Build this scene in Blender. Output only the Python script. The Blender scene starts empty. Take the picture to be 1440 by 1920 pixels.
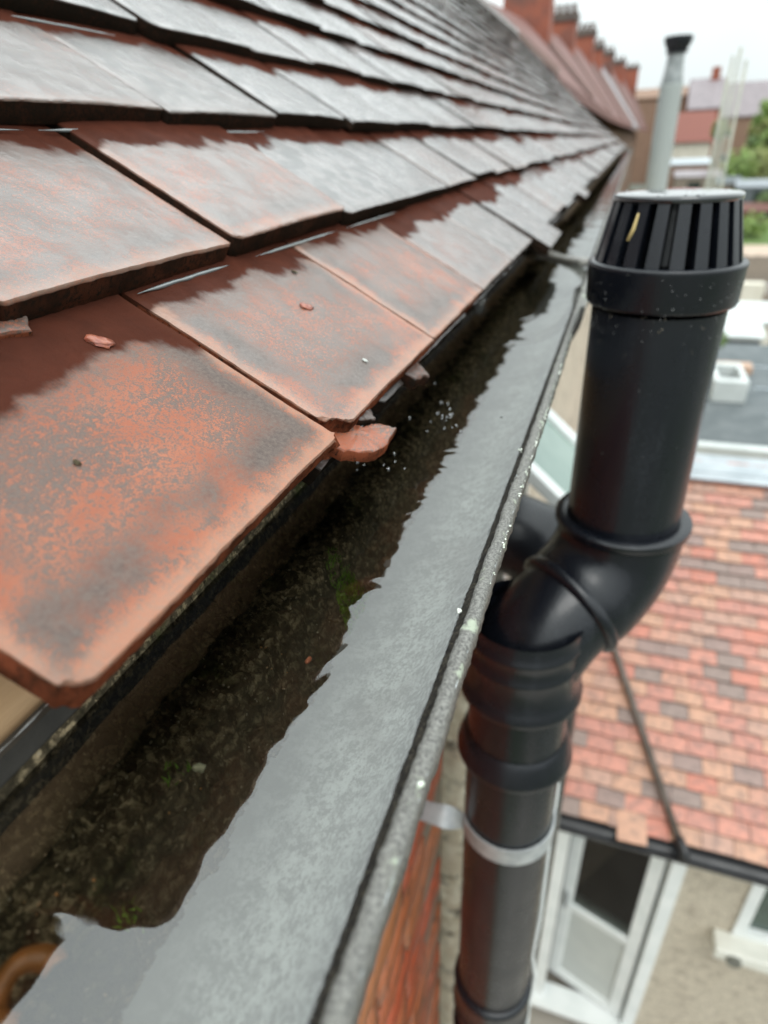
import bpy, math, random
import numpy as np
from mathutils import Vector, Matrix, noise
R = math.radians
rnd = random.Random(7)
scene = bpy.context.scene
C = scene.collection

# ------------------------------------------------------------ camera
CAM_Z = 6.05
FPX = 1182.0
AX = Vector((.9451, .3245, -.0401))      # picture right
AY = Vector((.1294, -.4840, -.8657))     # picture down
AF = Vector((-.3003, .8127, -.4992))     # forward
AF.normalize(); AX = (AX - AX.dot(AF) * AF).normalized(); AY = AF.cross(AX).normalized()
camd = bpy.data.cameras.new('camera')
cam = bpy.data.objects.new('camera', camd); C.objects.link(cam)
m = Matrix.Identity(4)
for i in range(3):
    m[i][0] = AX[i]; m[i][1] = -AY[i]; m[i][2] = -AF[i]
m[2][3] = CAM_Z
cam.matrix_world = m
camd.sensor_fit = 'HORIZONTAL'; camd.sensor_width = 7.3
camd.lens = 7.3 * FPX / 1440
camd.clip_start = .01; camd.clip_end = 900
camd.dof.use_dof = True; camd.dof.focus_distance = .265
camd.dof.aperture_fstop = camd.lens / 3.2
scene.camera = cam

# ------------------------------------------------------------ sky, sun, exposure
SUN_EL, SUN_AZ = 58, 150
w = bpy.data.worlds.new('World'); scene.world = w; w.use_nodes = True
nt = w.node_tree; nt.nodes.clear()
N = nt.nodes.new; L = nt.links.new
wo = N('ShaderNodeOutputWorld'); bg = N('ShaderNodeBackground'); bg.inputs[1].default_value = .1
sky = N('ShaderNodeTexSky'); sky.sky_type = 'NISHITA'; sky.sun_disc = False
sky.sun_elevation = R(SUN_EL); sky.sun_rotation = R(SUN_AZ); sky.air_density = 1.5; sky.dust_density = 6
hs = N('ShaderNodeHueSaturation'); hs.inputs['Saturation'].default_value = .15
L(sky.outputs[0], hs.inputs['Color'])
tc = N('ShaderNodeTexCoord'); sp = N('ShaderNodeSeparateXYZ'); L(tc.outputs['Generated'], sp.inputs[0])
ab = N('ShaderNodeMath'); ab.operation = 'MAXIMUM'; ab.inputs[1].default_value = 0; L(sp.outputs[2], ab.inputs[0])
ns = N('ShaderNodeTexNoise'); ns.inputs['Scale'].default_value = 2.2; ns.inputs['Detail'].default_value = 5
L(tc.outputs['Generated'], ns.inputs['Vector'])
mr = N('ShaderNodeMapRange'); mr.inputs[1].default_value = .3; mr.inputs[2].default_value = .7
mr.inputs[3].default_value = .9; mr.inputs[4].default_value = 1.1; L(ns.outputs[0], mr.inputs[0])
g1 = N('ShaderNodeMath'); g1.operation = 'MULTIPLY_ADD'; g1.inputs[1].default_value = 20; g1.inputs[2].default_value = 9.2
L(ab.outputs[0], g1.inputs[0])
g2 = N('ShaderNodeMath'); g2.operation = 'MULTIPLY'; L(g1.outputs[0], g2.inputs[0]); L(mr.outputs[0], g2.inputs[1])
cl = N('ShaderNodeVectorMath'); cl.operation = 'SCALE'; cl.inputs[0].default_value = (.915, .995, 1.0)
L(g2.outputs[0], cl.inputs['Scale'])
mx = N('ShaderNodeMix'); mx.data_type = 'RGBA'; mx.inputs[0].default_value = .92
L(hs.outputs[0], mx.inputs[6]); L(cl.outputs[0], mx.inputs[7])
L(mx.outputs[2], bg.inputs[0]); L(bg.outputs[0], wo.inputs[0])
sd = bpy.data.lights.new('sun', 'SUN'); sd.energy = .7; sd.angle = R(25); sd.color = (1, .97, .93)
so = bpy.data.objects.new('sun', sd); C.objects.link(so)
az = R(SUN_AZ)
sdir = Vector((math.sin(az) * math.cos(R(SUN_EL)), math.cos(az) * math.cos(R(SUN_EL)), math.sin(R(SUN_EL))))
so.rotation_euler = sdir.to_track_quat('Z', 'Y').to_euler()
scene.view_settings.view_transform = 'Standard'; scene.view_settings.look = 'None'
scene.view_settings.exposure = .13; scene.view_settings.gamma = 1
scene.view_settings.use_curve_mapping = False
scene.cycles.max_bounces = 8; scene.cycles.transparent_max_bounces = 12

# ------------------------------------------------------------ helpers
def ray(px, py):
    d = AX * (px - 720) + AY * (py - 960) + AF * FPX
    return d
def at(px, py, X=None, Y=None, D=None):
    d = ray(px, py)
    if X is not None: s = X / d.x
    elif Y is not None: s = Y / d.y
    else: s = -D / d.z
    return Vector((0, 0, CAM_Z)) + d * s
def P(x, y, d):                        # d = metres below the camera
    return Vector((x, y, CAM_Z - d))

class MB:
    def __init__(s): s.v = []; s.f = []; s.mi = []; s.cur = 0
    def add(s, vs, fs):
        o = len(s.v); s.v += [tuple(q) for q in vs]; s.f += [tuple(i + o for i in f) for f in fs]; s.mi += [s.cur] * len(fs)
    def box(s, a, b):
        x0, y0, z0 = a; x1, y1, z1 = b
        if x0 > x1: x0, x1 = x1, x0
        if y0 > y1: y0, y1 = y1, y0
        if z0 > z1: z0, z1 = z1, z0
        s.add([(x0,y0,z0),(x1,y0,z0),(x1,y1,z0),(x0,y1,z0),(x0,y0,z1),(x1,y0,z1),(x1,y1,z1),(x0,y1,z1)],
              [(0,3,2,1),(4,5,6,7),(0,1,5,4),(1,2,6,5),(2,3,7,6),(3,0,4,7)])
    def prism(s, pts, vec):            # planar polygon extruded by vec
        n = len(pts); vec = Vector(vec); pts = [Vector(p) for p in pts]
        s.add(pts + [p + vec for p in pts],
              [tuple(range(n))[::-1], tuple(range(n, 2*n))] + [(i, (i+1) % n, n + (i+1) % n, n + i) for i in range(n)])
    def tube(s, path, radii, seg=24, cap=True, wob=0.0):
        path = [Vector(p) for p in path]
        if not hasattr(radii, '__len__'): radii = [radii] * len(path)
        T = []
        for i in range(len(path)):
            a = path[max(i-1, 0)]; b = path[min(i+1, len(path)-1)]
            t = (b - a)
            if t.length < 1e-9: t = T[-1] if T else Vector((0, 0, -1))
            T.append(t.normalized())
        up = Vector((1, 0, 0)) if abs(T[0].x) < .8 else Vector((0, 1, 0))
        n = (up - up.dot(T[0]) * T[0]).normalized(); vs = []
        for i, p in enumerate(path):
            n = (n - n.dot(T[i]) * T[i]).normalized(); b = T[i].cross(n)
            for k in range(seg):
                a = 2 * math.pi * k / seg
                d = n * math.cos(a) + b * math.sin(a)
                r = radii[i]
                if wob: r *= 1 + wob * noise.noise((p + d) * 9)
                vs.append(p + d * r)
        fs = []
        for i in range(len(path) - 1):
            for k in range(seg):
                k2 = (k + 1) % seg
                fs.append((i*seg+k, i*seg+k2, (i+1)*seg+k2, (i+1)*seg+k))
        if cap:
            fs.append(tuple(range(seg))[::-1]); fs.append(tuple((len(path)-1)*seg + k for k in range(seg)))
        s.add(vs, fs)
    def lathe(s, c, prof, seg=48, cap=False):   # profile (r, z) about vertical axis at c
        vs = []; n = len(prof)
        for (r, z) in prof:
            for k in range(seg):
                a = 2 * math.pi * k / seg
                vs.append((c[0] + r * math.cos(a), c[1] + r * math.sin(a), c[2] + z))
        fs = [(i*seg+k, i*seg+(k+1) % seg, (i+1)*seg+(k+1) % seg, (i+1)*seg+k) for i in range(n-1) for k in range(seg)]
        if cap: fs.append(tuple(range(seg))); fs.append(tuple((n-1)*seg + k for k in range(seg)))
        s.add(vs, fs)
    def blob(s, c, r, seed=0, seg=6, rings=4, squash=(1,1,1), rough=.25):
        vs = []; c = Vector(c)
        vs.append(c + Vector((0, 0, r * squash[2])))
        for i in range(1, rings):
            t = math.pi * i / rings
            for k in range(seg):
                a = 2 * math.pi * (k + .5 * (i % 2)) / seg
                d = Vector((math.sin(t)*math.cos(a), math.sin(t)*math.sin(a), math.cos(t)))
                q = r * (1 + rough * noise.noise(d * 1.7 + Vector((seed*3.1, seed*1.7, seed))))
                vs.append(c + Vector((d.x*squash[0], d.y*squash[1], d.z*squash[2])) * q)
        vs.append(c - Vector((0, 0, r * squash[2])))
        fs = [(0, 1+k, 1+(k+1) % seg) for k in range(seg)]
        for i in range(rings-2):
            for k in range(seg):
                a = 1+i*seg+k; b = 1+i*seg+(k+1) % seg
                fs.append((a, a+seg, b+seg, b))
        l = len(vs)-1; o = 1+(rings-2)*seg
        fs += [(o+k, l, o+(k+1) % seg) for k in range(seg)]
        s.add(vs, fs)
    def mesh(s, name, mats, smooth=False, recalc=True):
        me = bpy.data.meshes.new(name); me.from_pydata(s.v, [], s.f)
        if not isinstance(mats, (list, tuple)): mats = [mats]
        for q in mats: me.materials.append(q)
        if len(mats) > 1: me.polygons.foreach_set('material_index', s.mi)
        if smooth: me.polygons.foreach_set('use_smooth', [True] * len(me.polygons))
        if recalc:
            import bmesh
            bm = bmesh.new(); bm.from_mesh(me); bmesh.ops.recalc_face_normals(bm, faces=bm.faces); bm.to_mesh(me); bm.free()
        me.update(); return me
    def build(s, name, mats, parent=None, smooth=False, bevel=0, recalc=True, auto=None):
        me = s.mesh(name, mats, smooth or auto is not None, recalc)
        if auto is not None: me.set_sharp_from_angle(angle=R(auto))
        o = link(name, me, parent)
        if bevel:
            b = o.modifiers.new('bevel', 'BEVEL'); b.width = bevel; b.segments = 2; b.limit_method = 'ANGLE'
        return o

def link(name, me, parent=None):
    o = bpy.data.objects.new(name, me); C.objects.link(o)
    if parent is not None:
        o.parent = parent; o.matrix_parent_inverse = parent_world(parent).inverted()
    return o
def parent_world(p):
    mw = p.matrix_parent_inverse @ p.matrix_basis if p.parent else p.matrix_basis
    return parent_world(p.parent) @ mw if p.parent else mw
def thing(name, label, cat, loc=(0, 0, 0), group=None):
    o = bpy.data.objects.new(name, None); o.empty_display_size = .1; C.objects.link(o); o.location = loc
    return tag(o, label, cat, group)
def tag(o, label=None, cat=None, group=None, kind=None):
    if label: o['label'] = label
    if cat: o['category'] = cat
    if group: o['group'] = group
    if kind: o['kind'] = kind
    return o

# ------------------------------------------------------------ materials
class Mat:
    def __init__(s, name):
        s.m = bpy.data.materials.new(name); s.m.use_nodes = True; s.t = s.m.node_tree
        s.b = s.t.nodes['Principled BSDF']; s.out = s.t.nodes['Material Output']
    def n(s, t, **k):
        q = s.t.nodes.new(t)
        for a, b in k.items(): setattr(q, a, b)
        return q
    def l(s, a, b): s.t.links.new(a, b)
    def val(s, x, sock):
        if isinstance(x, (int, float)): sock.default_value = x
        elif isinstance(x, (tuple, list)): sock.default_value = x if len(x) == 4 or sock.type == 'VECTOR' else (*x, 1)
        else: s.l(x, sock)
    def math(s, op, a, b=0.0, c=None, clamp=False):
        q = s.n('ShaderNodeMath', operation=op, use_clamp=clamp); s.val(a, q.inputs[0]); s.val(b, q.inputs[1])
        if c is not None: s.val(c, q.inputs[2])
        return q.outputs[0]
    def rng(s, x, a, b, c=0.0, d=1.0, smooth=True):
        q = s.n('ShaderNodeMapRange'); q.interpolation_type = 'SMOOTHSTEP' if smooth else 'LINEAR'
        for i, z in enumerate((x, a, b, c, d)): s.val(z, q.inputs[i])
        return q.outputs[0]
    def mix(s, f, a, b, mode='MIX'):
        q = s.n('ShaderNodeMix', data_type='RGBA', blend_type=mode); s.val(f, q.inputs[0]); s.val(a, q.inputs[6]); s.val(b, q.inputs[7])
        return q.outputs[2]
    def noise(s, vec, scale, detail=4, rough=.55, dist=0.0):
        q = s.n('ShaderNodeTexNoise'); q.inputs['Scale'].default_value = scale; q.inputs['Detail'].default_value = detail
        q.inputs['Roughness'].default_value = rough; q.inputs['Distortion'].default_value = dist
        if vec is not None: s.l(vec, q.inputs['Vector'])
        return q.outputs[0]
    def pos(s): return s.n('ShaderNodeNewGeometry').outputs['Position']
    def obj(s): return s.n('ShaderNodeTexCoord').outputs['Object']
    def orand(s): return s.n('ShaderNodeObjectInfo').outputs['Random']
    def scalev(s, v, sc):
        q = s.n('ShaderNodeVectorMath', operation='MULTIPLY'); s.l(v, q.inputs[0]); q.inputs[1].default_value = sc; return q.outputs[0]
    def addv(s, v, x):
        q = s.n('ShaderNodeVectorMath', operation='ADD'); s.l(v, q.inputs[0]); s.l(x, q.inputs[1]); return q.outputs[0]
    def bump(s, h, dist, strength=1.0, prev=None):
        q = s.n('ShaderNodeBump'); q.inputs['Distance'].default_value = dist; q.inputs['Strength'].default_value = strength
        s.l(h, q.inputs['Height'])
        if prev is not None: s.l(prev, q.inputs['Normal'])
        return q.outputs[0]
    def set(s, **k):
        for a, b in k.items(): s.val(b, s.b.inputs[{'col':'Base Color','rough':'Roughness','nor':'Normal','metal':'Metallic','coat':'Coat Weight','coatr':'Coat Roughness','spec':'Specular IOR Level','ior':'IOR','coatn':'Coat Normal'}[a]])
        return s.m

def simple(name, c1, c2, scale, rough=.6, bump=0.0, c3=None, sc3=3, coat=0.0, coatr=.1, spec=.5, bscale=None, stretch=None, r2=None, world=True, metal=0.0, rand=0.0):
    q = Mat(name); v = q.pos() if world else q.obj()
    if stretch: v = q.scalev(v, stretch)
    n = q.noise(v, scale, 6, .6)
    col = q.mix(q.rng(n, .35, .65), c1, c2)
    if c3 is not None:
        n3 = q.noise(v, sc3, 4, .6); col = q.mix(q.rng(n3, .5, .68), col, c3)
    if rand:
        k = q.math('MULTIPLY_ADD', q.orand(), rand, 1 - rand/2)
        cc = q.n('ShaderNodeVectorMath', operation='SCALE'); q.l(col, cc.inputs[0]); q.l(k, cc.inputs['Scale']); col = cc.outputs[0]
    q.set(col=col, rough=rough if r2 is None else q.rng(n, .3, .7, rough, r2), spec=spec, coat=coat, coatr=coatr, metal=metal)
    if bump: q.set(nor=q.bump(q.noise(v, bscale or scale * 2, 5, .65), bump))
    return q.m

def tile_material(name, dry=1.0):
    """Clay plain tile. 'tl' = position on the tile in metres, 'tw' = (random, weathering, wetness)."""
    q = Mat(name)
    a = q.n('ShaderNodeAttribute', attribute_name='tl'); tl = a.outputs['Vector']
    b = q.n('ShaderNodeAttribute', attribute_name='tw'); s2 = q.n('ShaderNodeSeparateXYZ'); q.l(b.outputs['Vector'], s2.inputs[0])
    r0, wea, wet = s2.outputs
    rr = q.math('ADD', r0, q.orand())
    off = q.n('ShaderNodeCombineXYZ'); q.l(q.math('MULTIPLY', rr, 3.7), off.inputs[0]); q.l(q.math('MULTIPLY', rr, 5.1), off.inputs[1])
    v = q.addv(tl, off.outputs[0])
    s3 = q.n('ShaderNodeSeparateXYZ'); q.l(tl, s3.inputs[0]); x, y, z = s3.outputs
    big = q.noise(v, 16, 3, .5); mid = q.noise(v, 55, 5, .6, .3); fine = q.noise(v, 430, 9, .82); grain = q.noise(v, 1300, 5, .8)
    streak = q.noise(q.scalev(v, (1, .22, 1)), 110, 5, .65)
    # distance from the side and tail edges, wobbled
    ed = q.math('MINIMUM', q.math('SUBTRACT', .0825, q.math('ABSOLUTE', x)), y)
    edw = q.math('ADD', ed, q.math('MULTIPLY_ADD', mid, .016, -.008))
    clay = q.mix(q.rng(mid, .35, .65), (.34, .090, .040), (.44, .140, .066))
    clay = q.mix(q.rng(fine, .42, .70, 0, .55), clay, (.42, .17, .09))
    clay = q.mix(q.rng(rr, 0, 1.6, 0, .35), clay, (.30, .12, .075))
    grey = q.mix(q.rng(fine, .35, .65), (.060, .050, .044), (.125, .105, .09))
    # dark lichen speckles in clusters
    clus = q.math('ADD', q.math('ADD', q.math('MULTIPLY', fine, .55), q.math('MULTIPLY', grain, .20)), q.math('ADD', q.math('MULTIPLY', mid, .20), q.math('MULTIPLY', big, .16)))
    clus = q.math('ADD', clus, q.math('ADD', q.math('MULTIPLY', wea, .10), q.math('MULTIPLY_ADD', grain, .16, -.08)))
    spk = q.rng(clus, .528, .585, 0, .9)
    # grey band just inside the edge
    bandn = q.math('ADD', q.math('MULTIPLY', big, .9), q.math('MULTIPLY', mid, .35))
    band = q.math('MULTIPLY', q.rng(edw, .007, .013), q.math('SUBTRACT', 1.0, q.rng(edw, .017, .036)))
    band = q.math('MULTIPLY', band, q.rng(bandn, .42, .66))
    up = q.rng(q.math('ADD', y, q.math('MULTIPLY', mid, .05)), .085, .125, 0, .8)    # greyer towards the lap
    allg = q.math('MAXIMUM', q.math('MAXIMUM', spk, q.math('MULTIPLY', band, .93)), up)
    wmask = q.rng(q.math('ADD', q.math('ADD', q.math('MULTIPLY', big, .5), q.math('MULTIPLY', streak, .5)), q.math('MULTIPLY_ADD', wea, .55, -.26)), .46, .62)
    allg = q.math('MAXIMUM', allg, q.math('MULTIPLY', wmask, .92))
    col = q.mix(allg, clay, grey)
    rim = q.math('MULTIPLY', q.math('SUBTRACT', 1.0, q.rng(edw, .002, .010)), q.math('SUBTRACT', 1.0, q.math('MULTIPLY', wea, 1.1, clamp=True)))
    col = q.mix(q.math('MULTIPLY', rim, .7), col, q.mix(fine, (.38, .17, .10), (.50, .28, .19)))
    col = q.mix(q.rng(wea, .12, .80, 0, .84), col, q.mix(q.rng(mid, .4, .6), (.045, .040, .038), (.105, .078, .070)))
    # dark red strip with a ragged edge just below the lap
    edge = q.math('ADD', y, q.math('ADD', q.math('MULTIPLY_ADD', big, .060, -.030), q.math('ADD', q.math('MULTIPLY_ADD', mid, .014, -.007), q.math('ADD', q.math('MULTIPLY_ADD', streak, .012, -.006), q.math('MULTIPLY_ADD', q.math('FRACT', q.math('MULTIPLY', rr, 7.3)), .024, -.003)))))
    lap_strip = q.math('MULTIPLY', q.rng(edge, .099, .107), q.rng(wet, 0, .15))
    lap_strip = q.math('MULTIPLY', lap_strip, q.rng(wea, .84, .88, 1, .45))
    col = q.mix(q.math('MULTIPLY', lap_strip, .95), col, q.mix(mid, (.035, .013, .009), (.100, .028, .016)))
    # broken sides of the tile
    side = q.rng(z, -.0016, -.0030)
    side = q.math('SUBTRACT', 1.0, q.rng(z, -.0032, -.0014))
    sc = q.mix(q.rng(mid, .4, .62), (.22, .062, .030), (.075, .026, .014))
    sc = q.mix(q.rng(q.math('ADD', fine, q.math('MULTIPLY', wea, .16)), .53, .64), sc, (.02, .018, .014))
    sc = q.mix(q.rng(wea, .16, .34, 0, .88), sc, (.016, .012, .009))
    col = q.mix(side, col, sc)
    gloss = q.rng(q.math('ADD', q.math('MULTIPLY', mid, .7), q.math('MULTIPLY', streak, .35)), .42, .64)
    coat = q.math('MULTIPLY', wet, q.math('ADD', .78, q.math('MULTIPLY', gloss, .22)))
    coat = q.math('MULTIPLY', coat, q.math('SUBTRACT', 1.0, q.math('MULTIPLY', lap_strip, .93)))
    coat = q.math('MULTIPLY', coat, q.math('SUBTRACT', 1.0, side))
    cr = q.math('MULTIPLY', q.rng(gloss, 0, 1, .27, .06), q.math('SUBTRACT', 1.0, q.math('MULTIPLY', lap_strip, .6)))
    n1 = q.bump(streak, .0011, .7); n1 = q.bump(fine, .0007, 1, n1); n1 = q.bump(grain, .00025, 1, n1)
    n2 = q.bump(streak, .0005, .4); n2 = q.bump(mid, .0012, .5, n2); n2 = q.bump(fine, .0003, .6, n2)
    q.b.inputs['Coat IOR'].default_value = 2.25
    q.set(col=col, rough=q.math('MAXIMUM', q.rng(wet, 0, 1, .75, .5), q.math('MAXIMUM', side, lap_strip)), nor=n1, coat=coat, coatr=cr, coatn=n2, spec=q.math('MULTIPLY_ADD', q.math('MAXIMUM', side, lap_strip), -.27, .27))
    return q.m

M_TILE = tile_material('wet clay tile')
def plastic(name, c, rough=.3, dust=(.05, .055, .065)):
    q = Mat(name); v = q.pos()
    n = q.noise(v, 14, 5, .6); f = q.noise(v, 260, 4, .7)
    st = q.noise(q.scalev(v, (1, 1, .12)), 60, 4, .6)
    col = q.mix(q.rng(q.math('ADD', q.math('MULTIPLY', st, .6), q.math('MULTIPLY', f, .4)), .5, .72, 0, .22), c, dust)
    q.set(col=col, rough=q.rng(n, .3, .7, rough * .8, rough * 1.35), nor=q.bump(q.noise(q.scalev(v, (1, 1, .05)), 420, 3, .6), .0002, .7, q.bump(f, .00015)), spec=.4, coat=.12, coatr=.12)
    return q.m
M_BLACK = plastic('black pipe plastic', (.0055, .0068, .0105), .26)
M_BLACK2 = plastic('black gutter plastic', (.02, .02, .022))
M_GREYP = plastic('grey white flue plastic', (.42, .46, .45), .4, (.3, .33, .32))
M_UPVC = simple('white window plastic', (.78, .80, .79), (.70, .73, .72), 6, rough=.3, spec=.5)
M_PALEPANEL = simple('pale grey door panel', (.52, .54, .51), (.46, .48, .46), 3, rough=.35)
def gutter_mat(name, lichen=True):
    q = Mat(name); v = q.pos()
    big = q.noise(v, 18, 3); mid = q.noise(v, 130, 5, .65); fine = q.noise(v, 900, 4, .75)
    vs = q.noise(q.scalev(v, (1, .8, 1)), 520, 5, .75)
    s = q.math('ADD', q.math('MULTIPLY', vs, .65), q.math('MULTIPLY', mid, .45))
    col = q.mix(q.rng(s, .46, .64), (.22, .23, .225), (.52, .56, .57))
    col = q.mix(q.rng(big, .50, .66, 0, .45), col, (.13, .115, .10))
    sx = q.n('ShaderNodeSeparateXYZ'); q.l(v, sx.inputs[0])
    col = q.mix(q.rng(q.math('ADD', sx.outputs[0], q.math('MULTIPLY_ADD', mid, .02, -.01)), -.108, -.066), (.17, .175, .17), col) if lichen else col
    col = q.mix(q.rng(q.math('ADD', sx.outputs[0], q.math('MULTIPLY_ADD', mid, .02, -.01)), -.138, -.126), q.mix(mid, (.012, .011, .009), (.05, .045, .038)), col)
    q.set(col=col, rough=.55, nor=q.bump(fine, .0003), spec=.4)
    return q.m
M_GUTTER = gutter_mat('weathered pale gutter')
def lip_mat():
    q = Mat('gritty gutter lip'); v = q.pos()
    mid = q.noise(v, 90, 5, .7); fine = q.noise(v, 800, 4, .75); big = q.noise(v, 12, 3)
    col = q.mix(q.rng(fine, .38, .62), (.10, .097, .09), (.25, .245, .225))
    col = q.mix(q.rng(mid, .52, .66, 0, .7), col, (.20, .195, .17))
    col = q.mix(q.rng(q.math('ADD', q.math('MULTIPLY', mid, .7), q.math('MULTIPLY', big, .3)), .57, .62), col, (.38, .42, .33))
    q.set(col=col, rough=.6, nor=q.bump(fine, .0009), spec=.4); return q.m
M_LIP = lip_mat()
M_DIRT = simple('black gutter dirt', (.010, .009, .008), (.028, .024, .019), 500, rough=.8, bump=.001, bscale=900, c3=(.07, .06, .045), sc3=700, spec=.2)
def sediment_mat():
    q = Mat('gutter silt'); v = q.pos()
    big = q.noise(v, 30, 4); mid = q.noise(v, 140, 6, .65, .4); fine = q.noise(v, 700, 5, .75)
    col = q.mix(q.rng(mid, .36, .66), (.11, .090, .052), (.52, .41, .25))
    col = q.mix(q.rng(fine, .60, .70, 0, .8), col, (.30, .25, .15))
    col = q.mix(q.rng(big, .54, .66, 0, .7), col, (.050, .070, .016))
    lump = q.n('ShaderNodeTexVoronoi'); lump.inputs['Scale'].default_value = 270; cmb = q.n('ShaderNodeCombineXYZ'); q.l(q.math('MULTIPLY', mid, .016), cmb.inputs[0]); q.l(q.math('MULTIPLY', q.noise(v, 180, 4, .6), .016), cmb.inputs[1]); q.l(q.addv(v, cmb.outputs[0]), lump.inputs['Vector'])
    lf = q.rng(q.math('ADD', lump.outputs['Distance'], q.math('MULTIPLY_ADD', mid, .8, -.40)), .20, .66)
    col = q.mix(q.math('MULTIPLY', lf, .80), col, (.022, .018, .012))
    sx = q.n('ShaderNodeSeparateXYZ'); q.l(v, sx.inputs[0]); col = q.mix(q.rng(sx.outputs[0], -.122, -.104, 0, .5), col, (.20, .17, .125))
    vo = q.n('ShaderNodeTexVoronoi'); vo.inputs['Scale'].default_value = 260; q.l(v, vo.inputs['Vector'])
    pick = q.math('MULTIPLY', q.math('LESS_THAN', vo.outputs['Distance'], .16), q.math('GREATER_THAN', q.math('MULTIPLY', vo.outputs['Color'], 1.0), .72))
    col = q.mix(q.math('MULTIPLY', pick, .8), col, (.40, .34, .24))
    q.set(col=col, rough=.9, nor=q.bump(mid, .005, 1, q.bump(fine, .0015)), spec=.1); return q.m
M_SILT = sediment_mat()
def water_mat():
    q = Mat('water'); q.t.nodes.remove(q.b)
    fr = q.n('ShaderNodeFresnel'); fr.inputs[0].default_value = 2.05
    g = q.n('ShaderNodeBsdfAnisotropic') if False else q.n('ShaderNodeBsdfGlossy'); g.inputs['Roughness'].default_value = .02
    t = q.n('ShaderNodeBsdfTransparent'); t.inputs[0].default_value = (.93, .92, .86, 1)
    mx = q.n('ShaderNodeMixShader')
    q.l(fr.outputs[0], mx.inputs[0]); q.l(t.outputs[0], mx.inputs[1]); q.l(g.outputs[0], mx.inputs[2]); q.l(mx.outputs[0], q.out.inputs[0])
    return q.m
M_WATER = water_mat()
def glass_mat(name, tint, rough=.03, ior=1.5, alpha=.5):
    q = Mat(name); q.t.nodes.remove(q.b)
    fr = q.n('ShaderNodeFresnel'); fr.inputs[0].default_value = ior
    g = q.n('ShaderNodeBsdfGlossy'); g.inputs['Roughness'].default_value = rough
    t = q.n('ShaderNodeBsdfTransparent'); t.inputs[0].default_value = (*tint, 1)
    mx = q.n('ShaderNodeMixShader')
    q.l(fr.outputs[0], mx.inputs[0]); q.l(t.outputs[0], mx.inputs[1]); q.l(g.outputs[0], mx.inputs[2]); q.l(mx.outputs[0], q.out.inputs[0])
    return q.m
M_GLASS = glass_mat('window glass', (.75, .8, .78))
M_OBSC = simple('frosted green glass', (.22, .30, .27), (.28, .36, .32), 5, rough=.25, spec=.6)
M_DARKGLASS = simple('dark window glass', (.02, .03, .03), (.03, .04, .04), 2, rough=.06, spec=.9)
M_WOOD = simple('raw timber', (.40, .24, .12), (.52, .34, .19), 40, rough=.7, stretch=(1, .08, 1), bump=.0008, bscale=90)
def brick_mat():
    q = Mat('red painted brick'); v = q.pos()
    o = q.orand(); n = q.noise(v, 30, 5, .65); f = q.noise(v, 300, 4, .7)
    col = q.mix(o, (.42, .075, .025), (.36, .13, .045))
    col = q.mix(q.rng(n, .48, .66, 0, .75), col, (.15, .06, .028))
    col = q.mix(q.rng(f, .58, .7, 0, .6), col, (.5, .20, .09))
    q.set(col=col, rough=.5, nor=q.bump(n, .003, 1, q.bump(f, .001)), coat=.3, coatr=.25); return q.m
M_BRICK = brick_mat()
M_MORTAR = simple('mortar', (.19, .15, .11), (.28, .23, .17), 120, rough=.9, bump=.002)
M_DASH = simple('pebble dash render', (.52, .44, .34), (.70, .61, .49), 130, rough=.85, bump=.006, bscale=160, c3=(.30, .25, .19), sc3=8)
M_EDGE = simple('broken render edge', (.60, .52, .38), (.78, .72, .57), 30, rough=.9, bump=.006, bscale=60, c3=(.09, .075, .055), sc3=19)
M_LEAD = simple('lead sheet', (.33, .37, .40), (.42, .46, .49), 6, rough=.45, spec=.5)
M_STEEL = simple('galvanised strap', (.34, .36, .37), (.46, .48, .48), 60, rough=.4, metal=.25)
M_DARKGREY = simple('dark grey felt roof', (.10, .115, .12), (.14, .155, .16), 4, rough=.7, spec=.25)
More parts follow.
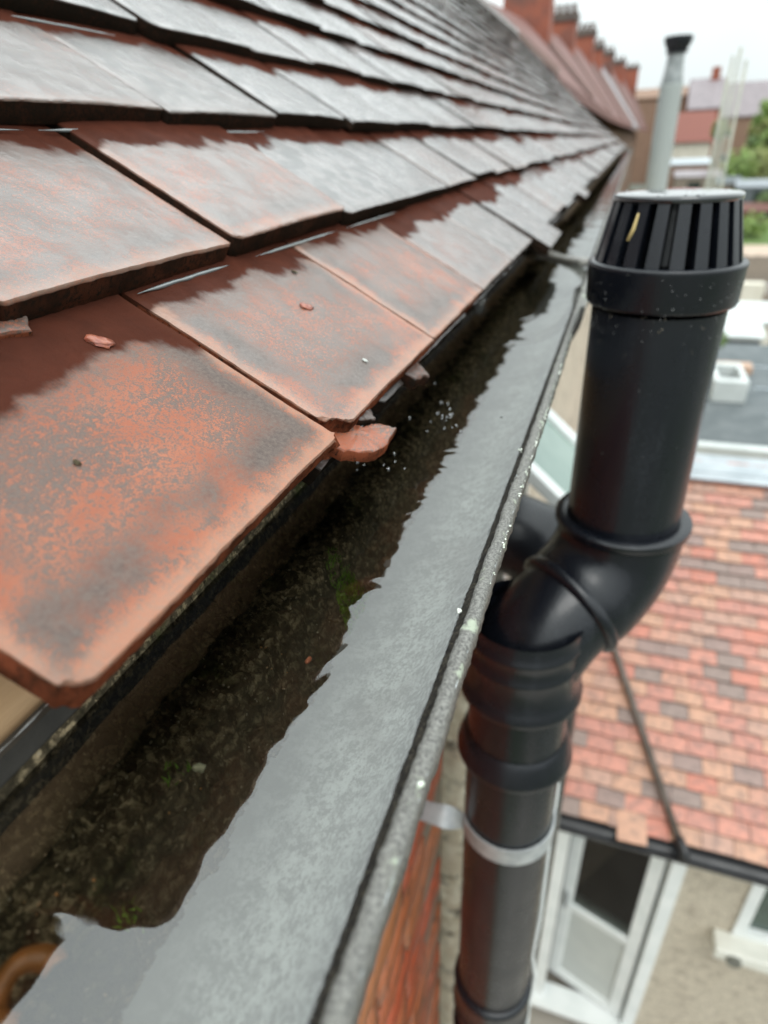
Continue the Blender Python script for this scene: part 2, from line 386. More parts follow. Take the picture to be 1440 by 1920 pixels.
# ------------------------------------------------------------ near house: roof of clay tiles
TW, TL_, TT = .1625, .262, .0135
def tile_geo(seed, nx=3, ny=4, amp=0.0, chips=(), W=TW, Lh=TL_, T=TT, camber=.0014):
    """returns verts, faces, tl. chips = (x, y, size) corner or edge bites"""
    rs = random.Random(seed); so_ = Vector((rs.random()*50, rs.random()*50, seed * .37))
    xs = [-W/2 + W*i/(nx) for i in range(nx+1)]
    ys = [Lh*j/(ny) for j in range(ny+1)]
    if ny > 20: ys = [Lh*(j/ny)**1.25 for j in range(ny+1)]
    def deform(x, y, depth):
        z = -camber * (2*x/W)**2 - camber * .8 * ((y/Lh - .5)*2)**2
        if amp:
            p = Vector((x*1.0, y*1.0, depth)) * 1.0 + so_
            k = .7*noise.noise(p*38) + .35*noise.noise(p*170)
            e1 = max(0, 1 - (W/2 - abs(x))/.003); e2 = max(0, 1 - y/.003)
            x2 = x + (-1 if x > 0 else 1) * e1 * amp * (.3 + k*.8)
            y2 = y + e2 * amp * (.3 + k*.8)
            z += amp * .35 * noise.noise(p*45) + amp * .12 * noise.noise(p*240)
            for (cx, cy, s) in chips:
                d = abs(x2-cx) + abs(y2-cy) + .25*s*noise.noise(p*230) + .2*s*noise.noise(p*90)
                if d < s:
                    t = (s-d)*.5
                    x2 += t*(1 if x2 > cx else -1) * (1 if abs(cx) > W*.35 else .1)
                    y2 += t*(1 if y2 >= cy else -1) * (1 if abs(cx) > W*.35 else 1.9)
            x, y = x2, y2
        return x, y, z
    v = []; tl = []; f = []
    n1, n2 = nx+1, ny+1
    rd = .0008
    for j in range(n2):
        for i in range(n1):
            x, y, z = deform(xs[i], ys[j], 0)
            b = (i in (0, nx)) or j == 0
            if b and amp: z -= rd
            v.append((x, y, z)); tl.append((xs[i], ys[j], 0))
    for j in range(ny):
        for i in range(nx):
            a = j*n1+i; f.append((a, a+1, a+1+n1, a+n1))
    # perimeter rings down the sides
    per = [(i, 0) for i in range(nx)] + [(nx, j) for j in range(ny)] + [(i, ny) for i in range(nx, 0, -1)] + [(0, j) for j in range(ny, 0, -1)]
    prev = [j*n1+i for i, j in per]
    levels = (.0022, .0055, .009, T) if amp else (T,)
    for dz in levels:
        cur = []
        for (i, j) in per:
            x, y, z = deform(xs[i], ys[j], dz)
            if amp:
                kk = noise.noise(Vector((x, y, dz))*260 + so_) * amp * .5
                inset = .0011 * (1 if dz == T else 0)
                if i == 0: x += kk + inset
                if i == nx: x -= kk + inset
                if j == 0: y += kk + inset
            v.append((x, y, z - dz)); tl.append((xs[i], ys[j], -max(dz, .0035))); cur.append(len(v)-1)
        for k in range(len(per)):
            k2 = (k+1) % len(per); f.append((prev[k], cur[k], cur[k2], prev[k2]))
        prev = cur
    f.append(tuple(prev)[::-1] if len(prev) < 30 else tuple(prev)[::-1])
    return v, f, tl
def tile_mesh(name, parts, mat, smooth):
    """parts = list of (verts, faces, tl, (r, weather, wet))"""
    V, F, A, B = [], [], [], []
    for v, f, tl, tw in parts:
        o = len(V); V += v; F += [tuple(i+o for i in q) for q in f]; A += tl; B += [tw]*len(v)
    me = bpy.data.meshes.new(name); me.from_pydata(V, [], F)
    me.attributes.new('tl', 'FLOAT_VECTOR', 'POINT').data.foreach_set('vector', np.array(A, 'f').ravel())
    me.attributes.new('tw', 'FLOAT_VECTOR', 'POINT').data.foreach_set('vector', np.array(B, 'f').ravel())
    me.materials.append(mat)
    if smooth:
        me.polygons.foreach_set('use_smooth', [True]*len(me.polygons)); me.set_sharp_from_angle(angle=R(48))
    me.update(); return me

EAVE_X, EAVE_D = -.107, .1085
GA = [36, 36, 36, 37, 38.5, 40, 41.5, 42.5] + [43]*12      # angle from each course to the next
GAUGE = .1166
edge = [(EAVE_X, EAVE_D)]
for a in GA: edge.append((edge[-1][0] - GAUGE*math.cos(R(a)), edge[-1][1] - GAUGE*math.sin(R(a))))
NC = 19
NEAR_Y, END_Y = -.35, 11.0
def tile_matrix(x, y, d, ang, yaw=0, roll=0):
    a = R(ang)
    m = Matrix(((0, -math.cos(a), math.sin(a), x), (1, 0, 0, y), (0, math.sin(a), math.cos(a), CAM_Z - d), (0, 0, 0, 1)))
    return m @ Matrix.Rotation(yaw, 4, 'Z') @ Matrix.Rotation(roll, 4, 'Y')

house = thing('terraced_house', 'red brick and pebble dash house whose wet clay tile roof and gutter fill the foreground', 'house', P(-.18, 0, CAM_Z))
deck = MB()
prof = [(EAVE_X-.050, EAVE_D+.012)] + [(x-.03, d+.052) for x, d in edge[1:NC+1]]
for (a, b) in zip(prof, prof[1:]):
    deck.add([P(a[0], NEAR_Y, a[1]), P(a[0], END_Y, a[1]), P(b[0], END_Y, b[1]), P(b[0], NEAR_Y, b[1])], [(0, 1, 2, 3)])
rx, rdp = prof[-1]
deck.add([P(rx, NEAR_Y, rdp), P(rx, END_Y, rdp), P(rx-2.2, END_Y, rdp+2.0), P(rx-2.2, NEAR_Y, rdp+2.0)], [(0, 1, 2, 3)])
# end gable under the far verge
deck.add([P(a[0], END_Y-.02, a[1]+.01) for a in prof] + [P(rx-2.2, END_Y-.02, rdp+2), P(-3.9, END_Y-.02, CAM_Z), P(-.17, END_Y-.02, CAM_Z)], [tuple(range(len(prof)+3))])
M_DECK = simple('dark roof underlay', (.02, .017, .015), (.03, .026, .022), 20, rough=.9)
roof = deck.build('roof', M_DECK, house)

phase = {0: .2405, 1: .166, 2: .260, 3: .062, 4: .15, 5: .07}
cand = []
for k in range(NC):
    ph = phase.get(k, .07 + (.0825 if k % 2 else 0) + .013 * math.sin(k*2.3))
    rs = random.Random(100+k)
    n0 = math.floor((NEAR_Y - ph) / .165); n1 = math.floor((END_Y - ph) / .165)
    for n in range(n0, n1):
        yc = ph + n*.165 + .0825
        if k == 0 and n < -2: continue
        cand.append((k, n, yc + rs.uniform(-.0012, .0012), rs))
def is_vis(k, yc):
    x, d = edge[k]; p = Vector((x - .05, yc, -d + .03)); z = p.dot(AF)
    if z < .05: return False
    u = p.dot(AX)/z*FPX + 720; v = p.dot(AY)/z*FPX + 960
    return -260 < u < 1460 and -220 < v < 2000
near, far = [], []
for c in cand:
    k, n, yc, rs = c
    vis = is_vis(k, yc); dist = Vector((edge[k][0], yc, -edge[k][1])).length
    (near if vis or (k == 0 and n == -2) else far).append((dist, c))
near.sort(key=lambda t: t[0])
singles = [c for _, c in near[:296]]; rest = [c for _, c in near[296:]] + [c for _, c in far]
# weathering: pale orange tiles by the eave near the camera, greyer away from it
def weather(k, yc, r):
    base = [.10, .66, .72, .74][k] if k < 4 else .9
    if k == 0 and yc > .64: base = .75
    if k == 0 and .55 < yc < .64: base = .8
    return min(1, max(0, base + (r.random()-.5)*.3))
var_cache = {}
def variant(i, lvl):
    key = (i, lvl)
    if key not in var_cache:
        r = random.Random(900+i)
        wv = (i % 5) * .12 + .50
        if lvl == 1: g = tile_geo(500+i, 14, 20, .0013, chips=((r.choice((-1, 1))*TW/2, 0, r.uniform(.003, .014)),), camber=r.uniform(.0004, .0024))
        else: g = tile_geo(500+i, 3, 3, 0, camber=r.uniform(.0004, .0024))
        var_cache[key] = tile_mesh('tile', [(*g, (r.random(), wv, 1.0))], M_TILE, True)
    return var_cache[key]
hero = {  # (course, index) : seed, chips, weather, wet
    (0, -1): (11, ((-TW/2, 0, .007), (TW/2, 0, .004)), .08, .16),
    (0, 0): (12, ((-TW/2, 0, .016),), .17, .50),
    (0, 1): (13, ((-TW/2, 0, .003), (TW/2, 0, .004)), .22, .55),
    (0, 2): (14, ((TW/2, 0, .008),), .46, .85),
    (0, 3): (15, ((TW/2, 0, .006),), .60, .9),
    (1, 0): (16, ((-TW/2, 0, .006), (TW/2, 0, .003)), .30, .75),
    (1, 1): (17, ((-TW/2, 0, .005), (TW/2, 0, .004)), .34, .8),
    (1, -1): (18, ((TW/2, 0, .016),), .2, .7),
    (2, 0): (19, ((-TW/2, 0, .006),), .5, .95),
    (2, -1): (20, ((TW/2, 0, .003),), .5, .95),
    (2, 1): (21, ((TW/2, 0, .007),), .62, .95),
}
def place_angle(k):
    return GA[k] - math.degrees(math.atan(TT/GAUGE)) + .15
tile_at = {}
for (k, n, yc, rs) in singles:
    r = random.Random(k*977 + n*31)
    x, d = edge[k]
    dist = Vector((x, yc, -d)).length
    if (k, n) in hero:
        sd_, chips, wv, wt = hero[(k, n)]
        res = (90, 130) if dist < .42 else (60, 90)
        g = tile_geo(sd_, res[0], res[1], .0011 if k == 0 else .0009, chips, camber=.0012)
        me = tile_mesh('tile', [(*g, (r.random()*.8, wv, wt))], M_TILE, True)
    elif dist < 1.3:
        g = tile_geo(sd_ := k*50+n, 22, 30, .0011, ((r.choice((-1, 1))*TW/2, 0, r.uniform(.003, .012)),), camber=r.uniform(.0004, .0024))
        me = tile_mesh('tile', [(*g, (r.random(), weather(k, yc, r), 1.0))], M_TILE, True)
    else:
        me = variant(r.randrange(15), 1 if dist < 2.6 else 0)
    o = link('tile', me, roof)
    hj = 0 if (k, n) in hero and k == 0 else 1
    lift = r.uniform(-.0004, .0035) * hj; slide = r.uniform(-.004, .004) * hj
    if k == 0 and .90 < yc < 1.05 or k == 0 and 1.75 < yc < 1.9: slide -= .022
    if k == 0 and n == -2: slide = .056
    a = R(place_angle(k))
    mw = tile_matrix(x - slide*math.cos(a) + 0, yc, d - lift - slide*math.sin(a), place_angle(k) + r.uniform(-.6, .3)*hj, r.uniform(-.008, .008)*hj, r.uniform(-.012, .012)*hj)
    o.matrix_world = mw
    o.matrix_parent_inverse = Matrix.Identity(4)
    o.matrix_basis = parent_world(roof).inverted() @ mw
parts = []
for (k, n, yc, rs) in rest:
    r = random.Random(k*977 + n*31); x, d = edge[k]
    v, f, tl = tile_geo(500+r.randrange(15), 2, 2, 0)
    mw = tile_matrix(x + r.uniform(-.004, .004), yc, d - r.uniform(-.001, .006), place_angle(k) + r.uniform(-1.0, .5), r.uniform(-.014, .014), r.uniform(-.02, .02))
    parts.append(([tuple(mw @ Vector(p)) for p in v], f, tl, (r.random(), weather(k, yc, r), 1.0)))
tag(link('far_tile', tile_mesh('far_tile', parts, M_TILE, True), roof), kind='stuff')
# second layer of short tiles under the eaves course
for n in range(1, 12):
    r = random.Random(4000+n)
    yc = .150 + n*.165
    ch = [(r.choice((-1, 1))*TW/2, 0, r.uniform(.006, .02))]
    sl = -.004 if n > 0 else -.020
    if n == 0: ch = [(-TW/2, 0, .02)]
    if n == 1: ch = [(TW/2, 0, .03), (0, 0, .012)]; sl = -.002
    g = tile_geo(300+n, 30, 26, .0022, ch, Lh=.17, camber=.0005)
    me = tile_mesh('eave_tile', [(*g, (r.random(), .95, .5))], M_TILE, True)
    o = link('eave_tile', me, roof)
    mw = tile_matrix(EAVE_X - .006 + sl, yc, EAVE_D + .0165, 30.5, r.uniform(-.01, .01), 0)
    o.matrix_basis = parent_world(roof).inverted() @ mw; o.matrix_parent_inverse = Matrix.Identity(4)
M_BEAD = simple('rain water bead', (.10, .11, .11), (.14, .15, .15), 30, rough=.05, spec=.9, coat=1.0, coatr=.02)
# thin water bead held along the foot of some upper tiles
def bead_line(k, y0, y1, rad):
    x, d = edge[k]; n = 24; pts = []; rr_ = []
    a = R(place_angle(k)); off = TT + .0006
    for i in range(n+1):
        t = i/n; y = y0 + (y1-y0)*t
        w_ = .0010*noise.noise(Vector((0, y*90, k*3.1)))
        pts.append(P(x + .0006 + w_ - math.sin(a)*off + .0024, y, d + math.cos(a)*off + .0006))
        rr_.append(rad*max(.15, min(1, 5*t, 5*(1-t)))*(1+.3*noise.noise(Vector((y*160, k, 0)))))
    q = MB(); q.tube(pts, rr_, 8); return q.build('water_bead', M_BEAD, roof, smooth=True)
for (k, y0, y1, rd_) in ((1, .245, .325, .0011), (1, .355, .48, .0011), (1, .50, .63, .0010), (2, .16, .30, .0010), (2, .31, .42, .0011), (2, .44, .58, .0011), (3, .24, .37, .0010), (3, .40, .52, .0010), (1, .09, .15, .0009)): bead_line(k, y0, y1, rd_)
# ridge tiles
rr0 = edge[NC]
for i in range(30):
    y0 = NEAR_Y + .385*i
    if y0 + .37 > END_Y: break
    mbr = MB(); vs = []; seg = 10
    for (yy, rad) in ((y0, .115), (y0+.37, .108)):
        for k in range(seg+1):
            t = math.pi * k/seg
            vs.append(P(rr0[0] - .03 + rad*math.cos(t), yy, rr0[1] + .075 - rad*math.sin(t)))
        for k in range(seg+1):
            t = math.pi * k/seg
            vs.append(P(rr0[0] - .03 + (rad-.014)*math.cos(t), yy, rr0[1] + .075 - (rad-.014)*math.sin(t)))
    q = seg+1; fs = []
    for k in range(seg):
        fs += [(k, k+1, k+1+2*q, k+2*q), (k+q, k+3*q, k+1+3*q, k+1+q), (k, k+q, k+1+q, k+1), (k+2*q, k+1+2*q, k+1+3*q, k+3*q)]
    mbr.add(vs, fs)
    mbr.build('ridge_tile', simple('ridge clay', (.10, .06, .045), (.16, .10, .075), 20, rough=.4, coat=.6) if i == 0 else bpy.data.materials['ridge clay'], roof, auto=40)

# fascia board, walls
fb = MB(); fb.box(P(-.182, NEAR_Y, .118), P(-.1595, END_Y-.05, .31)); fb.build('fascia_board', M_WOOD, house, bevel=.0015)
wall = MB(); wall.box(P(-.30, NEAR_Y, .31), P(-.176, END_Y-.05, CAM_Z+.0)); wall = wall.build('wall', M_MORTAR, house)
bm_ = []
for sdv in range(4):
    b = MB(); n_x, n_z = 10, 4
    vs = []; Lb, Hb = .212, .066
    for i in range(n_x+1):
        for j in range(n_z+1):
            y = -Lb/2 + Lb*i/n_x; z = -Hb/2 + Hb*j/n_z
            e = (i in (0, n_x)) or (j in (0, n_z))
            h = .0028*noise.noise(Vector((y*22, z*22, sdv*7.3))) + .0012*noise.noise(Vector((y*80, z*80, sdv*3.3)))
            vs.append(((-.004 if e else 0) + h, y + (0 if not e else .0012*noise.noise(Vector((y*60, z*60, sdv)))), z))
    m_ = n_z+1
    fs = [(i*m_+j, (i+1)*m_+j, (i+1)*m_+j+1, i*m_+j+1) for i in range(n_x) for j in range(n_z)]
    per = [(i, 0) for i in range(n_x)] + [(n_x, j) for j in range(n_z)] + [(i, n_z) for i in range(n_x, 0, -1)] + [(0, j) for j in range(n_z, 0, -1)]
    o_ = len(vs)
    for (i, j) in per: vs.append((-.03, vs[i*m_+j][1], vs[i*m_+j][2]))
    fs += [(per[k][0]*m_+per[k][1], per[(k+1) % len(per)][0]*m_+per[(k+1) % len(per)][1], o_+(k+1) % len(per), o_+k) for k in range(len(per))]
    b.add(vs, fs); bm_.append(b.mesh('brick', M_BRICK, smooth=True))
for c_ in range(44):
    z = CAM_Z - .345 - c_*.0765
    for i in range(-1, 4):
        y = i*.2225 + (.111 if c_ % 2 else 0) + .02
        if y + .106 > .705 or y < -.25: continue
        r = random.Random(c_*17+i)
        o = link('brick', bm_[r.randrange(4)], wall)
        o.location = (-.1655 + r.uniform(-.0015, .0025) + .18, y, z)
        o.rotation_euler = (R(r.uniform(-.4, .4)), 0, R(r.uniform(-.5, .5)))
        mw = Matrix.Translation((-.1655 + r.uniform(-.0015, .0025), y + r.uniform(-.002, .002), z)) @ o.rotation_euler.to_matrix().to_4x4()
        o.matrix_parent_inverse = Matrix.Identity(4); o.matrix_basis = parent_world(wall).inverted() @ mw
# pebble dash render beyond the bricks, with a ragged broken edge
rb = MB(); vs = []; nd = 420; profe = [(-.178, .700), (-.160, .696), (-.146, .697), (-.136, .702), (-.130, .712), (-.128, .73)]
for j in range(nd+1):
    d = .305 + (CAM_Z-.305)*(j/nd)**1.3
    for (x, y) in profe:
        p = Vector((x, y, d))
        k = noise.noise(p*Vector((1, 1, 1))*20 ) * .010 + noise.noise(Vector((x*60, y*60, d*60)))*.005
        vs.append(P(x + k*.6, y - abs(k)*.9 + .004, d))
mm = len(profe)
rb.add(vs, [(j*mm+i, j*mm+i+1, (j+1)*mm+i+1, (j+1)*mm+i) for j in range(nd) for i in range(mm-1)])
rb.build('render_edge', M_EDGE, house, smooth=True)
rm = MB(); rm.box(P(-.176, .725, .305), P(-.129, END_Y-.02, CAM_Z)); render = rm.build('render_panel', M_DASH, house)
# top-hung window standing open in the rendered wall
win = MB(); win.box(P(-.129, .86, .38), P(-.112, 1.16, .42)); win.box(P(-.129, .86, .63), P(-.112, 1.16, .66))
win.box(P(-.129, .86, .42), P(-.112, .89, .63)); win.box(P(-.129, 1.13, .42), P(-.112, 1.16, .63)); win = win.build('window', M_UPVC, house, bevel=.003)
def slab_dir(o, u, v, n, a0, a1, b0, b1, t):
    return [o + u*a + v*b + n*c for c in (0, t) for a, b in ((a0, b0), (a1, b0), (a1, b1), (a0, b1))]
BOXF = [(0,3,2,1),(4,5,6,7),(0,1,5,4),(1,2,6,5),(2,3,7,6),(3,0,4,7)]
u_ = Vector((0, 1, 0)); v_ = Vector((.74, 0, -.67)).normalized(); n_ = u_.cross(v_).normalized()
if n_.z < 0: n_ = -n_
o_ = P(-.122, 0, .42)
sash = MB()
sash.add(slab_dir(o_, u_, v_, n_, 1.105, 1.14, 0, .24, .02), BOXF); sash.add(slab_dir(o_, u_, v_, n_, .875, .905, 0, .24, .02), BOXF)
sash.add(slab_dir(o_, u_, v_, n_, .905, 1.105, 0, .03, .02), BOXF); sash.add(slab_dir(o_, u_, v_, n_, .905, 1.105, .21, .24, .02), BOXF)
sash.build('sash', M_UPVC, win, bevel=.003)
pn = MB(); pn.add(slab_dir(o_, u_, v_, n_, .90, 1.11, .026, .214, .012), BOXF); pn.build('pane', M_OBSC, win)

# loose fragments wedged under the eave
def fragment(poly, base, T, ang, seed, label, wv=.3):
    """poly in tile plane (x across = +Y world, y up slope)"""
    n = len(poly); pts = []
    for i in range(n):
        a = Vector(poly[i]); b = Vector(poly[(i+1) % n])
        for k in range(6):
            p = a.lerp(b, k/6); q = noise.noise(Vector((p.x*200, p.y*200, seed)))*.0016
            pts.append(Vector((p.x + q, p.y + noise.noise(Vector((p.y*220, p.x*200, seed+9)))*.0016)))
    c = sum(pts, Vector((0, 0)))/len(pts); V = []; F = []; A = []
    rings = [(1.0, -T), (1.02, -T*.5), (1.0, -.0012), (.96, 0), (.72, .0004), (.45, 0), (.2, .0002)]
    for (s, z) in rings:
        for p in pts:
            q = c + (p-c)*s
            zz = z + (.0010*noise.noise(Vector((q.x*150, q.y*150, seed+z*300))) + .0010*noise.noise(Vector((q.x*420, q.y*420, seed))) if z > -.005 else .0008*noise.noise(Vector((q.x*200, q.y*200, seed+4))))
            V.append((q.x, q.y, zz)); A.append((q.x, q.y + .04, 0 if z > -.0011 else min(z*1.0, -.0035)))
    m_ = len(pts)
    for r_ in range(len(rings)-1):
        for k in range(m_): F.append((r_*m_+k, r_*m_+(k+1) % m_, (r_+1)*m_+(k+1) % m_, (r_+1)*m_+k))
    V.append((c.x, c.y, .0002)); A.append((c.x, c.y+.04, 0)); o = (len(rings)-1)*m_
    F += [(o+k, o+(k+1) % m_, len(V)-1) for k in range(m_)]; F.append(tuple(range(m_))[::-1])
    ob = link('tile_fragment', tile_mesh('tile_fragment', [(V, F, A, (seed*.37 % 1, wv, .35))], M_TILE, True))
    ob.matrix_world = tile_matrix(base[0], base[1], base[2], ang)
    return tag(ob, label, 'tile fragment')
fragment([(-.028, .03), (-.022, .004), (-.012, -.006), (-.002, -.010), (.020, -.0085), (.017, .000), (.005, .005), (.004, .012), (.006, .030)], (-.1045, .2665, .1215), .0062, 24, 3,
         'broken pinkish clay tile shard jutting out over the gutter between two eaves tiles', .12)
fragment([(.0, .03), (.004, .003), (.013, -.003), (.018, .003), (.016, .03)], (-.108, .268, .117), .004, 30, 5,
         'tiny curled chip of clay standing behind the jutting tile shard', .5)
fragment([(-.02, .03), (-.014, -.004), (.002, -.009), (.010, .002), (.024, .004), (.02, .03)], (-.112, .375, .1215), .008, 30, 8,
         'small dark broken tile end hanging under the third eaves tile', .4)
fragment([(-.02, .03), (-.018, .0), (.004, -.005), (.012, .006), (.018, .03)], (-.205, .175, .050), .009, 34, 12,
         'snapped red tile corner poking out at the left edge below the second course', .2)

# flakes of clay stuck on the wet tiles
def on_tile(px, py, k):
    x, d = edge[k]; a = R(place_angle(k)); nrm = Vector((math.sin(a), 0, math.cos(a))); c = P(x, 0, d)
    dr_ = ray(px, py); o0 = Vector((0, 0, CAM_Z)); return o0 + dr_ * ((c-o0).dot(nrm)/dr_.dot(nrm))
M_FLAKE = simple('wet clay flake', (.22, .045, .022), (.34, .10, .05), 300, rough=.4, coat=.5, coatr=.15, bump=.0005)
for i, (px, py, k, s_, yaw, lab) in enumerate(((186, 640, 0, .0045, .5, 'raised wet clay flake on the nearest orange eaves tile'), (575, 575, 0, .0040, 1.2, 'thin clay flake in the middle of the second eaves tile'),
        (685, 676, 0, .0016, 0, 'tiny pale crumb near the tail of the second eaves tile'), (552, 510, 0, .0018, .7, 'dark little crumb high on the second eaves tile'), (145, 868, 0, .0013, 0, 'small grit crumb low on the nearest orange eaves tile'))):
    c = on_tile(px, py, k); q = MB(); q.blob((0, 0, 0), s_, i*3+1, 12, 8, (.75, 1.15, .22), .55)
    o = q.build('clay_flake', M_FLAKE if i < 2 else simple('crumb', (.40, .42, .40), (.5, .5, .46), 400) if i == 2 else M_SILT, smooth=True)
    a = R(place_angle(k)); o.matrix_world = tile_matrix(c.x, c.y, CAM_Z - c.z - .0002, place_angle(k)) @ Matrix.Rotation(yaw, 4, 'Z')
    tag(o, lab, 'clay flake')

# ------------------------------------------------------------ gutter
GX, GD, GR = -.094, .150, .0580
gut = thing('half_round_gutter', 'long weathered grey half round gutter full of rainwater below the tile eaves', 'gutter', P(GX, 0, GD+GR))
def gutter_run(y0, y1, ri, ro, ny, name, mat):
    mb = MB(); seg = 40; vs = []
    for j in range(ny+1):
        y = y0 + (y1-y0)*j/ny
        for (r_, rev) in ((ri, 0), (ro, 1)):
            for k in range(seg+1):
                t = math.pi*k/seg
                if rev: t = math.pi - t
                vs.append(P(GX + r_*math.cos(t), y, GD + r_*math.sin(t)))
    q = 2*(seg+1); fs = []
    for j in range(ny):
        for k in range(q):
            k2 = (k+1) % q; fs.append((j*q+k, j*q+k2, (j+1)*q+k2, (j+1)*q+k))
    fs.append(tuple(range(q))); fs.append(tuple(ny*q+k for k in range(q))[::-1])
    mb.add(vs, fs); return mb.build(name, mat, gut, auto=50)
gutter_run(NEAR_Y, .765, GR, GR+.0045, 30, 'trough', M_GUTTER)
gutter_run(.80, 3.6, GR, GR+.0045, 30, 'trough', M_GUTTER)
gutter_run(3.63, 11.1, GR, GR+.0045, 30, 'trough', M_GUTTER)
gutter_run(.70, .872, GR+.0047, GR+.0095, 6, 'union', M_LIP)
gutter_run(3.54, 3.70, GR+.0047, GR+.0095, 6, 'union', M_LIP)
# front lip: a gritty bead, and the far rim against the fascia
def lip_run(y0, y1, x0, x1, d0, d1, n, name, mat, amp=.0006, seed=0):
    mb = MB(); vs = []; pr = [(x0, d1), (x0, d0+.0012), (x0+.0012, d0), ((x0+x1)/2, d0-.0003), (x1-.0012, d0), (x1, d0+.0014), (x1, d1)]
    m_ = len(pr)
    for j in range(n+1):
        y = y0 + (y1-y0)*j/n
        for (x, d) in pr:
            p = Vector((x*300, y*300, d*300+seed)); k = noise.noise(p)*amp + noise.noise(p*.25)*amp
            vs.append(P(x + k, y, d + noise.noise(p+Vector((9, 9, 9)))*amp))
    mb.add(vs, [(j*m_+i, j*m_+(i+1) % m_, (j+1)*m_+(i+1) % m_, (j+1)*m_+i) for j in range(n) for i in range(m_)] + [tuple(range(m_)), tuple(n*m_+i for i in range(m_))[::-1]])
    return mb.build(name, mat, gut, smooth=True)
lip_run(-.05, .766, -.0364, -.0311, .1488, .158, 900, 'lip', M_LIP, .0005)
lip_run(.766, 11.1, -.0364, -.0311, .1488, .158, 400, 'lip', M_LIP, .0005, 4)
lip_run(-.05, 2.0, -.1560, -.1528, .1500, .157, 500, 'back_lip', simple('wet rim', (.20, .21, .21), (.32, .33, .33), 300, rough=.3, coat=.8, coatr=.1, bump=.0006), .0006, 7)
# end stop
es = MB(); es.box(P(-.16, 11.1, .145), P(-.028, 11.115, .215)); es.build('end_stop', M_LIP, gut)
# inner ridge of the joint where the next length of gutter starts
jr = MB(); vs = []
for j, y in enumerate((.757, .762, .775, .790, .797)):
    rr_ = GR - (.001, .006, .008, .006, .001)[j]
    for k in range(31):
        t = math.pi*k/30; sag = .0
        dd = GD + rr_*math.sin(t)
        vs.append(P(GX + rr_*math.cos(t), y + .016*(math.cos(t)), dd))
jr.add(vs, [(j*31+k, j*31+k+1, (j+1)*31+k+1, (j+1)*31+k) for j in range(4) for k in range(30)])
jr.build('joint_ridge', M_LIP, gut, smooth=True)
# dirt lodged along the inside of the lip
dm = MB(); n = 1500; vs = []
for j in range(n+1):
    y = -.05 + 3.2*(j/n)**1.4
    wv = .0009*noise.noise(Vector((0, y*90, 2))) + .0006*noise.noise(Vector((0, y*400, 5)))
    for i in range(8):
        x = -.0424 + .0092*i/7 + (wv if i == 0 else 0)
        d = .1612 - .0038*math.sin(min(1, i/5)*math.pi/2) + .0009*noise.noise(Vector((x*700, y*700, 1)))
        if i == 0: d = .1630
        vs.append(P(x, y, d))
dm.add(vs, [(j*8+i, j*8+i+1, (j+1)*8+i+1, (j+1)*8+i) for j in range(n) for i in range(7)])
tag(dm.build('dirt', M_DIRT, smooth=True), 'black gritty dirt line packed along the inside of the gutter lip', 'dirt', kind='stuff')

# silt bed
WD = .1612
ys = np.concatenate([np.arange(-.06, .6, .0011), np.arange(.6, 1.5, .005), np.arange(1.5, 11.08, .05)])
xs = np.arange(-.151, -.0455, .0011)
vs = []
for y in ys:
    for x in xs:
        bowl = GD + math.sqrt(max(1e-6, (GR-.0006)**2 - (x-GX)**2))
        p = Vector((float(x), float(y), 0))
        h = .5*noise.noise(p*45) + .35*noise.noise(p*120) + .35*noise.noise(p*260) + .22*noise.noise(p*520)
        lev = WD + .016 + .045*max(0, (x+.116)/.02) + .006*noise.noise(p*9) - h*.0105
        if x < -.1350: lev -= .3*(-.1350 - x)
        vs.append(P(float(x), float(y), min(lev, bowl)) if lev < bowl else P(float(x), float(y), bowl + .001))
nx_ = len(xs)
sm = MB(); sm.add(vs, [(j*nx_+i, j*nx_+i+1, (j+1)*nx_+i+1, (j+1)*nx_+i) for j in range(len(ys)-1) for i in range(nx_-1)])
tag(sm.build('silt', M_SILT, smooth=True, recalc=False), 'dark brown silt and sludge lying on the bottom of the water filled gutter', 'silt', kind='stuff')
# grains, grit and moss tufts on the silt
gm = MB(); r = random.Random(5)
M_GRIT = simple('pale grit', (.42, .37, .27), (.22, .17, .10), 900, rough=.8, c3=(.45, .22, .08), sc3=40)
def silt_d(x, y):
    p = Vector((x, y, 0)); h = .5*noise.noise(p*45) + .35*noise.noise(p*120)
    return WD + .016 + .045*max(0, (x+.116)/.02) + .006*noise.noise(p*9) - h*.0105 - .0012
for i in range(420):
    y = .02 + .6*r.random()**1.3; x = r.uniform(-.145, -.098)
    gm.blob(P(x, y, silt_d(x, y)-.0006), r.choice((.0002, .0003, .0003, .0004, .0006)), i, 5, 3, (r.uniform(.6, 1.6), r.uniform(.6, 1.6), .8))
tag(gm.build('grit', M_GRIT, smooth=True), 'pale grains of grit scattered over the dark silt', 'grit', kind='stuff')
ms = MB()
M_MOSS = simple('wet green moss', (.09, .19, .015), (.20, .32, .05), 400, rough=.8)
for (px, py, s, nn) in ((670, 1050, .012, 1500), (590, 1275, .006, 500), (700, 1150, .004, 60), (330, 1440, .004, 30), (215, 1655, .003, 30), (640, 1040, .008, 200)):
    c = at(px, py, D=WD+.012)
    for i in range(nn):
        a = r.uniform(0, 6.28); q = s*math.sqrt(r.random())*1.4
        x, y = c.x + q*math.cos(a)*.6, c.y + q*math.sin(a)
        b = P(x, y, silt_d(x, y)); b.z += .0006; tip = b + Vector((r.uniform(-1, 1), r.uniform(-1, 1), r.uniform(.6, 2)))*.0018
        w_ = Vector((math.cos(a), math.sin(a), 0))*.00035
        ms.add([b-w_, b+w_, tip], [(0, 1, 2)])
tag(ms.build('moss', M_MOSS, recalc=False), 'small tufts of green moss growing on the gutter silt', 'moss', kind='stuff')
